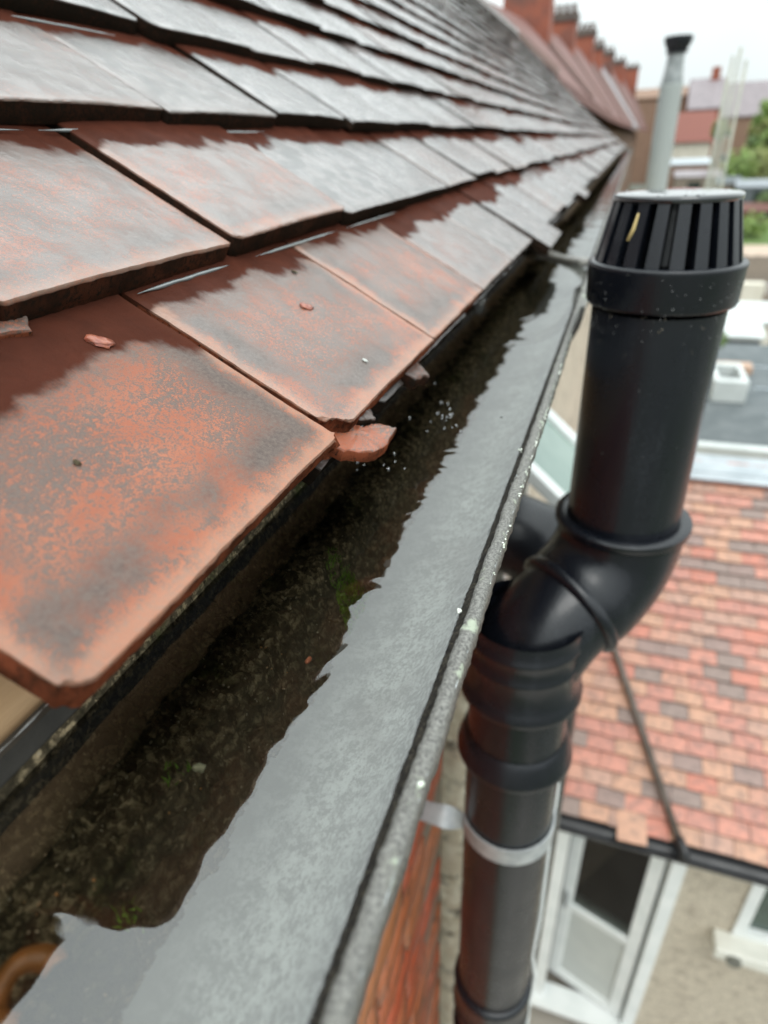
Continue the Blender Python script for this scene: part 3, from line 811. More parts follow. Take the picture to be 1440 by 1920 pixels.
pb = MB(); c = at(372, 1440, D=WD+.010); pb.blob(c, .0016, 3, 12, 8, (1.4, .9, .6), .7); 
tag(pb.build('pebble', simple('pale pebble', (.45, .43, .30), (.35, .36, .24), 300, rough=.7), smooth=True), 'pale yellowish pebble lying alone on the dark gutter silt', 'pebble')
cr = MB(); c = at(578, 1238, D=WD+.002); cr.blob(c, .0012, 5, 8, 5, (.9, 1.6, .6), .4)
tag(cr.build('clay_crumb', simple('orange clay crumb', (.50, .17, .09), (.4, .12, .06), 200), smooth=True), 'bright orange clay crumb by the spiky water edge mid gutter', 'clay crumb')
# curled orange leaf bottom left
lf = MB(); c = at(45, 1855, D=WD+.006); vs = []
for j in range(25):
    t = R(60 + 250*j/24)
    for (rr_, dz) in ((.0035, -.001), (.0060, .0010), (.0090, .0)):
        vs.append(c + Vector((rr_*math.cos(t), rr_*math.sin(t)*1.15, dz + .0008*math.sin(3*t))))
lf.add(vs, [(j*3+i, j*3+i+1, (j+1)*3+i+1, (j+1)*3+i) for j in range(24) for i in range(2)])
lo = lf.build('curled_leaf', simple('orange leaf', (.32, .12, .03), (.22, .085, .022), 120, rough=.5), smooth=True)
sf = lo.modifiers.new('thickness', 'SOLIDIFY'); sf.thickness = .0006
tag(lo, 'curled orange brown leaf sunk in the near end of the gutter', 'leaf')
# water surface with rain ripples
r = random.Random(21)
drops = [(r.uniform(-.150, -.04), .05 + 1.3*r.random()**1.2, r.uniform(.0035, .0075), r.uniform(.006, .04), r.uniform(.4, 1.0)) for _ in range(46)]
drops = [d_ for d_ in drops if d_[1] > .19]
for (px, py, wl, rad, am) in ((560, 1320, .013, .004, 1.7), (700, 1120, .012, .004, 1.5), (930, 640, .010, .014, 2.4), (960, 590, .010, .02, 2.2), (850, 860, .009, .006, 2.0)):
    c = at(px, py, D=WD); drops.append((c.x, c.y, wl, rad, am))
ys = np.concatenate([np.arange(-.06, .55, .0011), np.arange(.55, 1.1, .0022), np.arange(1.1, 3, .01), np.arange(3, 11.08, .06)])
xs = np.arange(-.1512, -.0368, .0011)
XX, YY = np.meshgrid(xs, ys); H = np.zeros_like(XX)
for (cx, cy, wl, rad, am) in drops:
    dd = np.sqrt((XX-cx)**2 + (YY-cy)**2)
    H += am * .000028*(wl/.006) * np.cos(2*math.pi*(dd-rad)/wl) * np.exp(-((dd-rad)/(wl*1.1))**2)
AT = np.clip(1.25-YY*1.7, .22, 1)*.62
for (px, py, amp_, ang_, sa_, sb_) in ((600, 1290, .00022, 1.25, .0075, .0016), (640, 1225, .00018, 1.15, .0055, .0015), (560, 1345, .00016, 1.3, .006, .0014), (960, 640, .0005, .3, .012, .004)):
    c = at(px, py, D=WD); ca, sa = math.cos(ang_), math.sin(ang_); U_ = (XX-c.x)*ca + (YY-c.y)*sa; V_ = -(XX-c.x)*sa + (YY-c.y)*ca
    H += amp_*np.exp(-(U_/sa_)**2 - (V_/sb_)**2)
H += .00010*np.sin(XX*70+YY*33+1) + .00013*np.sin(YY*61+XX*40) + .00005*np.sin(YY*173-XX*120+2) + AT*(.000026*np.sin(YY*390+XX*250) + .000013*np.sin(YY*640-XX*300+3*np.sin(YY*37)) + .000007*np.sin(YY*1100+XX*450+2*np.sin(YY*83)))
H += .00018*np.exp(-((XX+.0424)/.0008)**2) * (YY < 3)
V = np.stack([XX, YY, CAM_Z - WD + H], -1).reshape(-1, 3)
ny_, nx_ = XX.shape
idx = np.arange(ny_*nx_).reshape(ny_, nx_)
F = np.stack([idx[:-1, :-1], idx[:-1, 1:], idx[1:, 1:], idx[1:, :-1]], -1).reshape(-1, 4)
me = bpy.data.meshes.new('water'); me.from_pydata(V.tolist(), [], F.tolist()); me.materials.append(M_WATER)
me.polygons.foreach_set('use_smooth', [True]*len(me.polygons)); me.update()
wt = link('water', me); tag(wt, 'rainwater standing in the gutter and mirroring the sky', 'water', kind='structure')
# bubbles floating on the water
bb = MB(); r = random.Random(9)
M_BUB = glass_mat('bubble film', (.9, .9, .9), .03, 3.2)
for i in range(34):
    px, py = (r.gauss(835, 30), r.gauss(785, 28)) if i < 26 else (r.uniform(660, 760), r.uniform(850, 900))
    c = at(px, py, D=WD); bb.blob(c + Vector((0, 0, .0002)), r.uniform(.0007, .0015), i, 10, 8, (1, 1, .8), 0)
tag(bb.build('bubble', M_BUB, smooth=True), 'cluster of tiny bubbles floating beside the hanging tile fragments', 'bubbles', kind='stuff')
# lichen crumbs on the lip
lc = MB(); r = random.Random(31)
for i in range(260):
    y = .20 + .40*r.random(); x = -.0313 + r.gauss(0, .0003)
    if noise.noise(Vector((0, y*22, 3))) < .05 and r.random() < .8: continue
    lc.blob(P(x, y, .1492 + r.uniform(0, .002)), r.uniform(.0002, .0006), i, 6, 4, (1, 1.3, .8), .5)
for (px, py, s) in ((861, 1146, .0011), (790, 1473, .0009), (975, 846, .0008)):
    for k in range(5): lc.blob(at(px + r.uniform(-3, 3), py + r.uniform(-4, 4), D=.1485), s*r.uniform(.4, .9), k, 7, 5, (1, 1, 1), .6)
tag(lc.build('lichen', simple('pale lichen', (.62, .68, .56), (.74, .76, .70), 500, rough=.9), smooth=True), 'crusty pale lichen crumbs along the outer gutter lip', 'lichen', kind='stuff')
# stick lying across the gutter beyond the joint
st = MB(); a = at(988, 452, D=.152); b = at(1098, 492, D=.153)
path = [a.lerp(b, t) + Vector((0, 0, -.010*math.sin(math.pi*t) - .0)) for t in np.linspace(0, 1, 14)]
st.tube(path, [.006 + .003*(1-t) for t in np.linspace(0, 1, 14)], 12, wob=.25)
tag(st.build('stick', simple('grey wet stick', (.20, .19, .17), (.34, .33, .30), 60, rough=.35, coat=.5), smooth=True), 'grey wet stick lying slantwise across the gutter past the joint', 'stick')
# ------------------------------------------------------------ soil stack
UX, UY = .0375, .612
LX, LY = -.043, .522
stack = thing('soil_vent_pipe', 'fat black plastic vent pipe with double bend rising past the gutter lip', 'pipe', P(LX, LY, CAM_Z))
# cowl: hollow slotted cage with a cap
cw = MB(); nr = 20
top_r, bot_r, d0, d1 = .0480, .0580, .0445, .0905
for k in range(nr):
    a0 = 2*math.pi*(k+.0)/nr; a1 = a0 + 2*math.pi/nr*.58
    vs = []
    for (rr_, d) in ((bot_r, d1), (top_r, d0)):
        for a in (a0, (a0+a1)/2, a1): vs.append(P(UX+rr_*math.cos(a), UY+rr_*math.sin(a), d))
        for a in (a1, (a0+a1)/2, a0): vs.append(P(UX+(rr_-.017)*math.cos(a), UY+(rr_-.017)*math.sin(a), d))
    cw.add(vs, [(i, (i+1) % 6, 6+(i+1) % 6, 6+i) for i in range(6)] + [tuple(range(6)), tuple(range(6, 12))[::-1]])
cw.build('cowl_cage', M_BLACK, stack, auto=40)
ci = MB(); ci.lathe(P(UX, UY, 0), [(.026, -.045), (.034, -.091)], 40); ci.build('cowl_blocker', M_BLACK, stack, smooth=True)  # added inside the hollow cage to block light and keep the slots dark
cc = MB(); cc.lathe(P(UX, UY, 0), [(.0, -.0382), (.030, -.0384), (.0455, -.0392), (.0484, -.0402), (.0490, -.0418), (.0488, -.0445), (.044, -.0450), (.0, -.0450)], 64)
cc.build('cowl_cap', simple('wet black cap', (.008, .009, .012), (.012, .013, .016), 20, rough=.15, coat=1.0, coatr=.03), stack, smooth=True)
cr_ = MB(); cr_.lathe(P(UX, UY, 0), [(.050, -.0905), (.0592, -.0895), (.0622, -.0903), (.0630, -.0922), (.0622, -.0945), (.0614, -.1215), (.0602, -.1240), (.0556, -.1250)], 72)
cr_.build('cowl_socket', M_BLACK, stack, auto=60)
tw = MB(); c = at(1185, 430, Y=UY-.058); tw.tube([c + Vector((-.002, 0, -.008)), c + Vector((.001, 0, .0)), c + Vector((.003, 0, .011))], [.0012, .0014, .0008], 8)
tag(tw.build('twig', simple('yellow twig', (.50, .38, .16), (.4, .3, .12), 60), smooth=True), 'small yellowish twig caught in the slots of the vent cowl', 'twig')
pu = MB(); pu.lathe(P(UX, UY, 0), [(.0553, -.128), (.0550, -.15), (.0550, -.345)], 72); pu.build('upper_pipe', M_BLACK, stack, smooth=True)
def ring(c, ax, prof, name, seg=64):
    ax = Vector(ax).normalized(); n = ax.orthogonal().normalized(); b = ax.cross(n)
    mb = MB(); vs = []
    for (rr_, h) in prof:
        for k in range(seg):
            a = 2*math.pi*k/seg; vs.append(Vector(c) + ax*h + (n*math.cos(a)+b*math.sin(a))*rr_)
    mb.add(vs, [(i*seg+k, i*seg+(k+1) % seg, (i+1)*seg+(k+1) % seg, (i+1)*seg+k) for i in range(len(prof)-1) for k in range(seg)])
    return mb.build(name, M_BLACK, stack, auto=50)
def bead(rm, h, t):          # rounded ring profile
    return [(rm - .006, -h), (rm - .001, -h), (rm, -h*.5), (rm + t*.2, 0), (rm, h*.5), (rm - .001, h), (rm - .006, h)]
ring(P(UX, UY, .342), (0, 0, -1), [(.0555, -.0045), (.0635, -.006), (.0672, -.003), (.0672, .003), (.0635, .007), (.059, .009), (.058, .03)], 'collar')
U0 = P(UX, UY, .352); Um = P(UX, UY, .402); L0 = P(LX, LY, .512); Lm = P(LX, LY, .460)
mid = (Um + Lm) / 2; dirm = (Lm - Um).normalized()
def bez(a, b, c, n): return [a*(1-t)**2 + b*2*t*(1-t) + c*t*t for t in np.linspace(0, 1, n)]
up_ = bez(U0, Um + Vector((0, 0, .0)), mid - dirm*.004, 16)
eb = MB(); eb.tube([P(UX, UY, .338)] + up_, [.0610] + [.0625]*14 + [.0620, .0600], 64, cap=False); eb.build('upper_bend', M_BLACK, stack, auto=60)
ring(mid, dirm, [(.054, -.005), (.0625, -.005), (.0645, -.002), (.0645, .003), (.0620, .006), (.0565, .008)], 'bend_collar')
lo_ = bez(mid, Lm, L0, 16)
eb = MB(); eb.tube(lo_, [.0575]*15 + [.0565], 64, cap=False); eb.build('lower_bend', M_BLACK, stack, auto=60)
ring(P(LX, LY, .512), (0, 0, -1), [(.0565, .008), (.0632, .007), (.0660, .003), (.0660, -.004), (.0625, -.009), (.0605, -.022), (.0600, -.044), (.0610, -.046), (.0610, -.050), (.0595, -.052), (.0595, -.070), (.0608, -.072), (.0608, -.076), (.0590, -.078), (.059, -.095)], 'socket')
ring(P(LX, LY, .612), (0, 0, -1), [(.0565, .009), (.0632, .008), (.0665, .003), (.0660, -.004), (.0630, -.010), (.0600, -.024), (.0555, -.030)], 'collar')
pl = MB(); pl.lathe(P(LX, LY, 0), [(.0550, -.45), (.0550, -.9), (.055, -1.16), (.055, -CAM_Z)], 64); pl.build('lower_pipe', M_BLACK, stack, smooth=True)
ring(P(LX, LY, 1.20), (0, 0, -1), [(.055, .042), (.0605, .040), (.0625, .036), (.0600, .030), (.0595, -.03), (.0620, -.036), (.0600, -.042), (.055, -.044)], 'coupling')
ring(P(LX, LY, 1.32), (0, 0, -1), bead(.061, .012, .004), 'coupling')
# back branch under the gutter, into the wall
bp = MB(); bp.tube([P(-.135, .80, .500), P(-.105, .80, .496), P(-.070, .80, .505), P(-.040, .795, .535), P(-.028, .785, .58), P(-.026, .77, .70), P(-.026, .74, 1.1), P(-.026, .74, CAM_Z)], [.062]*3 + [.059] + [.056]*4, 40)
tag(bp.build('waste_pipe', M_BLACK, smooth=True), 'second black pipe turning out of the wall behind the double bend', 'pipe')
# strap bracket
bk = thing('pipe_bracket', 'light grey metal strap bracket holding the lower black pipe to the wall', 'bracket', P(LX, LY, .75))
sb = MB(); seg = 60; vs = []
for k in range(seg+1):
    t = R(205 + 300*k/seg)
    for (rr_, dz) in ((.0565, -.015), (.0590, -.015), (.0590, .013), (.0565, .013)):
        vs.append(P(LX + rr_*math.cos(t), LY + rr_*math.sin(t), .748 + dz))
sb.add(vs, [(k*4+i, k*4+(i+1) % 4, (k+1)*4+(i+1) % 4, (k+1)*4+i) for k in range(seg) for i in range(4)] + [(0, 1, 2, 3), (seg*4+3, seg*4+2, seg*4+1, seg*4)])
sb.build('strap', M_STEEL, bk, auto=40)
ar = MB(); A0 = P(LX-.0535, LY-.0245, .748); A1 = P(-.166, .500, .752); vs = []
for k in range(17):
    t = k/16; c = A0.lerp(A1, t) + Vector((0, -.006*math.sin(math.pi*t), .006*math.sin(math.pi*t))); tw_ = R(78)*min(1, t*2.2)
    u1 = Vector((0, 0, 1))*math.cos(tw_) + Vector((0, 1, 0))*math.sin(tw_); v1 = Vector((0, 1, 0))*math.cos(tw_) - Vector((0, 0, 1))*math.sin(tw_)
    for (a, b) in ((-1, -1), (1, -1), (1, 1), (-1, 1)): vs.append(c + u1*a*(.015 - .003*t) + v1*b*.0013)
ar.add(vs, [(k*4+i, k*4+(i+1) % 4, (k+1)*4+(i+1) % 4, (k+1)*4+i) for k in range(16) for i in range(4)] + [(0, 1, 2, 3), (67, 66, 65, 64)])
ar.build('arm', M_STEEL, bk, auto=40)
sc = MB(); sc.box(P(-.163, .480, .735), P(-.158, .512, .772)); sc.build('wall_plate', M_STEEL, bk, bevel=.002)
# thin cable beside the lower pipe
cb = MB(); pts = [at(px, py, Y=.575) for px, py in ((1046, 1400), (1047, 1450), (1043, 1490), (1032, 1560), (1022, 1640), (1012, 1720), (998, 1790), (1003, 1830), (992, 1880), (984, 1960))]
e = pts[-1]; pts.append(Vector((e.x, e.y, .0)))
cb.tube(pts, .0032, 10); tag(cb.build('cable', M_UPVC, smooth=True), 'thin white cable running down beside the lower black pipe', 'cable')
# rain beads on the pipe
rb_ = MB(); r = random.Random(77)
M_DROP = simple('rain drop', (.02, .022, .025), (.03, .032, .034), 30, rough=.02, spec=1.0, coat=1.0, coatr=.02)
for i in range(110):
    a = r.uniform(-2.9, -.1); d = .093 + .055*r.random()**1.6 if i < 95 else r.uniform(.15, .34)
    rr_ = (.0620 - .0010*(d-.092)/.034) if d < .128 else .0551
    rb_.blob(P(UX+rr_*math.cos(a), UY+rr_*math.sin(a), d), r.uniform(.0003, .0008), i, 6, 4, (1, 1, 1.2), .1)
for i in range(60):
    a = r.uniform(0, 6.28); q = .046*math.sqrt(r.random())
    rb_.blob(P(UX+q*math.cos(a), UY+q*math.sin(a), .0385 + q*.02), r.uniform(.0006, .0018), i, 8, 4, (1, 1, .5), .1)
tag(rb_.build('rain_drops', M_DROP, stack, smooth=True), kind='stuff')
sp_ = MB(); r = random.Random(12)
def on_pipe(px, py, rad=.0551):
    d_ = ray(px, py); a_ = d_.x**2 + d_.y**2; b_ = -2*(d_.x*UX + d_.y*UY); c_ = UX*UX + UY*UY - rad*rad
    t_ = (-b_ - math.sqrt(max(0, b_*b_-4*a_*c_)))/(2*a_); return Vector((0, 0, CAM_Z)) + d_*t_
for (px, py, s_) in ((1146, 592, .0010), (1238, 622, .0012), (1250, 596, .0009), (1208, 595, .0007), (1318, 614, .0008), (1172, 668, .0005), (1262, 575, .0006), (1300, 660, .0004), (1125, 640, .0005)):
    for k_ in range(4): sp_.blob(on_pipe(px + r.uniform(-4, 4), py + r.uniform(-4, 4)), s_*r.uniform(.3, .8), k_, 6, 4, (1, 1, 1), .6)
tag(sp_.build('dirt_spot', simple('dull dirt spots', (.12, .10, .07), (.20, .18, .15), 300, rough=.9), stack, smooth=True), kind='stuff')

# ------------------------------------------------------------ slim pale flue beyond
fl = thing('boiler_flue', 'slim pale grey flue pipe with a black cap standing past the vent cowl', 'flue', P(.142, 4.04, CAM_Z))
t1 = at(1262, 104, Y=4.04); t0 = at(1236, 345, Y=4.04)
fx = (t1.x+t0.x)/2
def fD(py, px=1250): return CAM_Z - at(px, py, Y=4.04).z
f1 = MB(); f1.lathe(P(fx, 4.04, 0), [(.056, -fD(158)), (.056, -fD(163)), (.054, -fD(165)), (.054, -CAM_Z+.0)], 40); f1.build('flue_pipe', M_GREYP, fl, auto=40)
f2 = MB(); f2.lathe(P(fx, 4.04, 0), [(.038, -fD(95)), (.040, -fD(120)), (.045, -fD(140)), (.051, -fD(158)), (.050, -fD(163))], 40); f2.build('flue_neck', simple('dull grey metal', (.22, .24, .24), (.32, .34, .34), 30, rough=.4), fl, auto=40)
f3 = MB(); f3.lathe(P(fx, 4.04, 0), [(.0, -fD(70)), (.064, -fD(70)), (.066, -fD(76)), (.060, -fD(84)), (.046, -fD(96)), (.052, -fD(98)), (.050, -fD(101)), (.036, -fD(102))], 40); f3.build('flue_cap', M_BLACK, fl, auto=40)

# ------------------------------------------------------------ extension across the yard
EX0, EX1, EWY, EAVY, EAVD, TOPY, TOPD = -.128, 4.2, 2.66, 2.53, 3.46, 5.04, 2.335
ext = thing('rear_extension', 'single storey extension with mottled tile roof, beige pebble dash wall and white door', 'building', (1.5, EWY, 0))
M_DASH2 = simple('beige pebble dash', (.42, .365, .285), (.66, .585, .47), 75, rough=.9, bump=.008, bscale=110, c3=(.40, .34, .27), sc3=14)
DX0, DX1, DTOP, DBOT = .10, .86, 3.60, 5.93
WX0, WX1, WTOP, WBOT = 1.215, 2.1, 3.66, 4.36
wl = MB()
for (x0, x1, da, db) in ((EX0, DX0, 3.5, CAM_Z), (DX0, DX1, 3.5, DTOP), (DX1, WX0, 3.5, CAM_Z), (WX0, WX1, 3.5, WTOP), (WX0, WX1, WBOT, CAM_Z), (WX1, EX1, 3.5, CAM_Z)):
    wl.box(P(x0, EWY, da), P(x1, EWY+.22, db))
wl.build('wall', M_DASH2, ext)
sw = MB(); sw.prism([P(EX1-.2, EWY+.22, CAM_Z), P(EX1-.2, TOPY+.2, CAM_Z), P(EX1-.2, TOPY+.2, TOPD+.1), P(EX1-.2, EWY+.22, EAVD+.05)], (.2, 0, 0))
sw.box(P(EX0, TOPY+.05, TOPD+.25), P(EX1-.2, TOPY+.25, CAM_Z)); sw.build('wall', M_DASH2, ext)
# interior floor and back wall of the room behind the door
it = MB(); it.box(P(EX0, EWY+.22, CAM_Z-.09), P(EX1-.2, TOPY+.05, CAM_Z-.05)); it.build('room_floor', simple('cream room floor', (.50, .46, .36), (.56, .52, .42), 3, rough=.4), ext)
it = MB(); it.box(P(EX0, 4.2, 3.3), P(EX1-.2, 4.3, CAM_Z-.1)); it.build('room_wall', simple('dull room wall', (.20, .19, .165), (.24, .23, .20), 2, rough=.8), ext)
it = MB(); it.box(P(.12, 3.3, 4.9), P(.42, 3.9, CAM_Z-.1)); it.build('dark_unit', simple('slate blue unit', (.04, .05, .06), (.06, .07, .08), 2), ext)
ra = math.atan2(EAVD-TOPD, TOPY-EAVY)
ux = Vector((1, 0, 0)); us = Vector((0, math.cos(ra), math.sin(ra))); un = ux.cross(us)
E0 = P(0, EAVY, EAVD)
rs_ = MB(); rs_.add(slab_dir(E0 - un*.035, ux, us, un, EX0, EX1, .03, (Vector((TOPY-EAVY, EAVD-TOPD))).length, .012), BOXF)
eroof = rs_.build('roof', M_DECK, ext)
def ext_tile_mat():
    q = Mat('mottled clay tile'); v = q.obj(); o = q.orand()
    cr = q.n('ShaderNodeValToRGB'); cr.color_ramp.interpolation = 'CONSTANT'
    cols = [(0, (0.508, 0.216, 0.157)), (.16, (0.454, 0.194, 0.146)), (.30, (0.497, 0.270, 0.178)), (.44, (.245, .175, .15)), (.54, (0.475, 0.238, 0.167)), (.66, (.48, .175, .12)), (.76, (0.432, 0.248, 0.184)), (.91, (.27, .18, .155))]
    el = cr.color_ramp.elements
    el[0].position = 0; el[0].color = (*cols[0][1], 1); el[1].position = cols[1][0]; el[1].color = (*cols[1][1], 1)
    for p_, c_ in cols[2:]: e_ = el.new(p_); e_.color = (*c_, 1)
    pr = q.n('ShaderNodeAttribute', attribute_name='tr')
    q.l(q.math('FRACT', q.math('ADD', o, pr.outputs['Fac'])), cr.inputs[0])
    vp = q.pos(); n = q.noise(vp, 22, 5, .65); f = q.noise(vp, 140, 4, .7)
    col = q.mix(q.rng(n, .42, .68, 0, .60), cr.outputs[0], (.14, .095, .08))
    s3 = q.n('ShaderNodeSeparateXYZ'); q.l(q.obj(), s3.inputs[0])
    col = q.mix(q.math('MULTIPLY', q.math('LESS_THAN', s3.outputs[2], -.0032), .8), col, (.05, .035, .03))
    q.set(col=col, rough=.55, nor=q.bump(f, .002), coat=.25, coatr=.3); return q.m
M_ETILE = ext_tile_mat()
EW, EG, ET = .165, .1025, .016
def etile(W, Lh, sdv, tr=0.0):
    r = random.Random(sdv); vs = []
    nx_ = 4
    for dz in (0, -ET):
        for y in (0, Lh):
            for i in range(nx_+1):
                x = -W/2 + W*i/nx_; vs.append((x, y + (r.uniform(-.0015, .0015) if y == 0 else 0), dz - .0015*(2*x/W)**2))
    k = nx_+1; fs = []
    for i in range(nx_):
        fs += [(i, i+1, k+i+1, k+i), (2*k+i, 3*k+i, 3*k+i+1, 2*k+i+1), (i, 2*k+i, 2*k+i+1, i+1)]
    fs += [(0, k, 3*k, 2*k), (nx_, 2*k+nx_, 3*k+nx_, k+nx_)]
    return vs, fs
def etile_mesh(lst, name='roof_tile'):
    V, F, A = [], [], []
    for v, f, t in lst: o = len(V); V += v; F += [tuple(i+o for i in q) for q in f]; A += [t]*len(v)
    me = bpy.data.meshes.new(name); me.from_pydata([tuple(q) for q in V], [], F)
    me.attributes.new('tr', 'FLOAT', 'POINT').data.foreach_set('value', A); me.materials.append(M_ETILE); me.update(); return me
evar = [etile_mesh([(*etile(.161, .26, i), 0.0)]) for i in range(6)]
tilt = math.atan(ET/EG); nrow = int((Vector((TOPY-EAVY, EAVD-TOPD))).length/EG) + 1
r = random.Random(3); erest = []; nE = 0
def emat(x, s, h, tl_=0, rz=0):
    c = E0 + ux*x + us*s + un*h
    m = Matrix((ux, us, un)).transposed().to_4x4(); m.translation = c
    return m @ Matrix.Rotation(-tilt + tl_, 4, 'X') @ Matrix.Rotation(rz, 4, 'Z')
for j in range(nrow):
    for i in range(27):
        x = EX0 + .084 + i*EW - (.0825 if j % 2 else 0)
        if x < EX0+.0: x += .03
        h = .002 + r.uniform(-.001, .003)
        if i == 0 and j % 2: pass
        m = emat(x, j*EG + r.uniform(-.004, .004), h, r.uniform(-.01, .01), r.uniform(-.012, .012))
        p = m.translation - Vector((0, 0, CAM_Z)); z = p.dot(AF); u = p.dot(AX)/z*FPX+720
        if u < 1475 and x > .10 and nE < 300:
            o = link('roof_tile', evar[r.randrange(6)], eroof); nE += 1
            o.matrix_parent_inverse = Matrix.Identity(4); o.matrix_basis = parent_world(eroof).inverted() @ m
        else:
            v, f = etile(.163, .26, i*31+j); erest.append(([m @ Vector(q) for q in v], f, r.random()))
tag(link('further_roof_tile', etile_mesh(erest, 'further_roof_tile'), eroof), kind='stuff')
# the slipped tile at the eave
m = emat(.50, -.07, .018, .03, .06); o = link('slipped_tile', evar[2], ext); o['label'] = 'slipped pink clay tile hanging over the black eaves gutter'
o.matrix_parent_inverse = Matrix.Identity(4); o.matrix_basis = parent_world(ext).inverted() @ m
# lead capping along the top
ld = MB(); ld.box(P(EX0, TOPY-.03, TOPD-.008), P(EX1, TOPY+.30, TOPD-.035)); 
ld.add(slab_dir(E0 + un*.028, ux, us, un, EX0, EX1, 2.66, 2.78, .006), BOXF); ld.build('lead_flashing', M_LEAD, ext, bevel=.004)
# black eaves gutter
eg = MB(); vs = []; seg = 14
for xx in (EX0, EX1):
    for (rr_, rev) in ((.052, 0), (.056, 1)):
        for k in range(seg+1):
            t = math.pi*k/seg
            if rev: t = math.pi-t
            vs.append(P(xx, EAVY-.035 + rr_*math.cos(t), EAVD+.035+rr_*math.sin(t)))
q_ = 2*(seg+1); eg.add(vs, [(k, (k+1) % q_, q_+(k+1) % q_, q_+k) for k in range(q_)] + [tuple(range(q_)), tuple(range(q_, 2*q_))[::-1]])
egm = eg.build('eaves_gutter', M_BLACK2, ext, auto=40)
ef = MB(); ef.box(P(EX0, EWY-.03, EAVD+.02), P(EX1, EWY-.001, EAVD+.16)); ef.build('eaves_board', M_BLACK2, ext)
# downpipe lying on the roof
def on_roof(px, py, h=.03):
    d = ray(px, py); o0 = Vector((0, 0, CAM_Z)); c = E0 + un*h; t = (c - o0).dot(un)/d.dot(un); return o0 + d*t
a, b = on_roof(1130, 1150), on_roof(1272, 1572)
dp = thing('roof_downpipe', 'thin dark brown downpipe lying down the mottled tile roof into its gutter', 'pipe', b)
q = MB(); q.tube([a + (a-b).normalized()*.3, a, b], .021, 16); q.build('pipe', simple('dark brown plastic', (.06, .045, .035), (.12, .095, .08), 8, rough=.4), dp, smooth=True)
q = MB(); q.tube([b, b + Vector((.03, -.06, -.015)), b + Vector((.035, -.08, -.07))], [.028, .03, .03], 16); q.build('shoe', M_BLACK2, dp, smooth=True)
# door
dr = MB(); dr.box(P(DX0, EWY-.02, DTOP), P(DX0+.085, EWY+.06, DBOT)); dr.box(P(DX1-.085, EWY-.03, DTOP), P(DX1, EWY+.06, DBOT))
dr.box(P(DX0+.085, EWY-.02, DTOP), P(DX1-.085, EWY+.06, DTOP+.06)); dr.box(P(DX0-.02, EWY-.09, DBOT), P(DX1+.0, EWY+.10, DBOT+.05))
door = dr.build('door_frame', M_UPVC, ext, bevel=.004)
hinge = P(DX1-.10, EWY+.03, 0); ang = R(162)
du = Vector((math.cos(ang), math.sin(ang), 0)); dv = Vector((0, 0, -1)); dn = du.cross(dv)
def leafbox(mb, a0, a1, d0_, d1_, t0, t1):
    o_ = hinge + dn*t0; mb.add(slab_dir(Vector((o_.x, o_.y, CAM_Z)), du, dv, dn, a0, a1, d0_, d1_, t1-t0), BOXF)
LW = .575
lfm = MB(); leafbox(lfm, 0, .085, DTOP+.07, DBOT-.02, -.03, .03); leafbox(lfm, LW-.085, LW, DTOP+.07, DBOT-.02, -.03, .03)
leafbox(lfm, .085, LW-.085, DTOP+.07, DTOP+.15, -.03, .03); leafbox(lfm, .085, LW-.085, 4.86, 4.93, -.03, .03); leafbox(lfm, .085, LW-.085, DBOT-.13, DBOT-.02, -.03, .03)
leaf = lfm.build('door_leaf', M_UPVC, ext, bevel=.004)
q = MB(); leafbox(q, .085, LW-.085, 4.93, DBOT-.13, -.012, .012); q.build('lower_panel', M_PALEPANEL, leaf)
q = MB(); leafbox(q, .085, LW-.085, DTOP+.15, 4.86, -.008, .008); q.build('pane', M_GLASS, leaf)
q = MB(); leafbox(q, LW-.06, LW-.03, 4.72, 4.90, -.06, -.031); leafbox(q, LW-.06, LW-.03, 4.72, 4.90, .031, .06); q.build('handle', M_STEEL, leaf, bevel=.003)
cu = MB()
for k in range(5): cu.box(P(.22+k*.03, 3.02 + .01*(k % 2), 3.6), P(.25+k*.03, 3.04 + .01*(k % 2), 5.2))
tag(cu.build('curtain', simple('teal grey curtain', (.05, .08, .085), (.07, .10, .105), 4)), 'dark teal curtain hanging behind the half glazed white door', 'curtain')
# window
wf = MB(); wf.box(P(WX0, EWY-.02, WTOP), P(WX0+.07, EWY+.06, WBOT)); wf.box(P(WX1-.07, EWY-.02, WTOP), P(WX1, EWY+.06, WBOT)); wf.box(P(WX0+.07, EWY-.02, WTOP), P(WX1-.07, EWY+.06, WTOP+.06)); wf.box(P(WX0+.07, EWY-.02, WBOT-.07), P(WX1-.07, EWY+.06, WBOT))
wfo = wf.build('window', M_UPVC, ext, bevel=.004)
q = MB(); q.box(P(WX0+.07, EWY+.02, WTOP+.06), P(WX1-.07, EWY+.03, WBOT-.07)); q.build('pane', simple('green dark glass', (.02, .05, .035), (.03, .06, .045), 3, rough=.06, spec=.8), wfo)
q = MB(); q.box(P(WX0-.10, EWY-.14, WBOT), P(WX1+.1, EWY-.001, WBOT+.10)); q.build('window_sill', simple('cream painted sill', (.66, .65, .58), (.74, .73, .66), 6, rough=.5), ext, bevel=.012)
q = MB(); q.tube([P(WX0+.01, EWY-.142, WBOT+.052), P(WX0+.01, EWY-.165, WBOT+.052)], .042, 24); q.build('round_vent', simple('grey vent', (.12, .12, .10), (.2, .2, .17), 40), ext, auto=40)

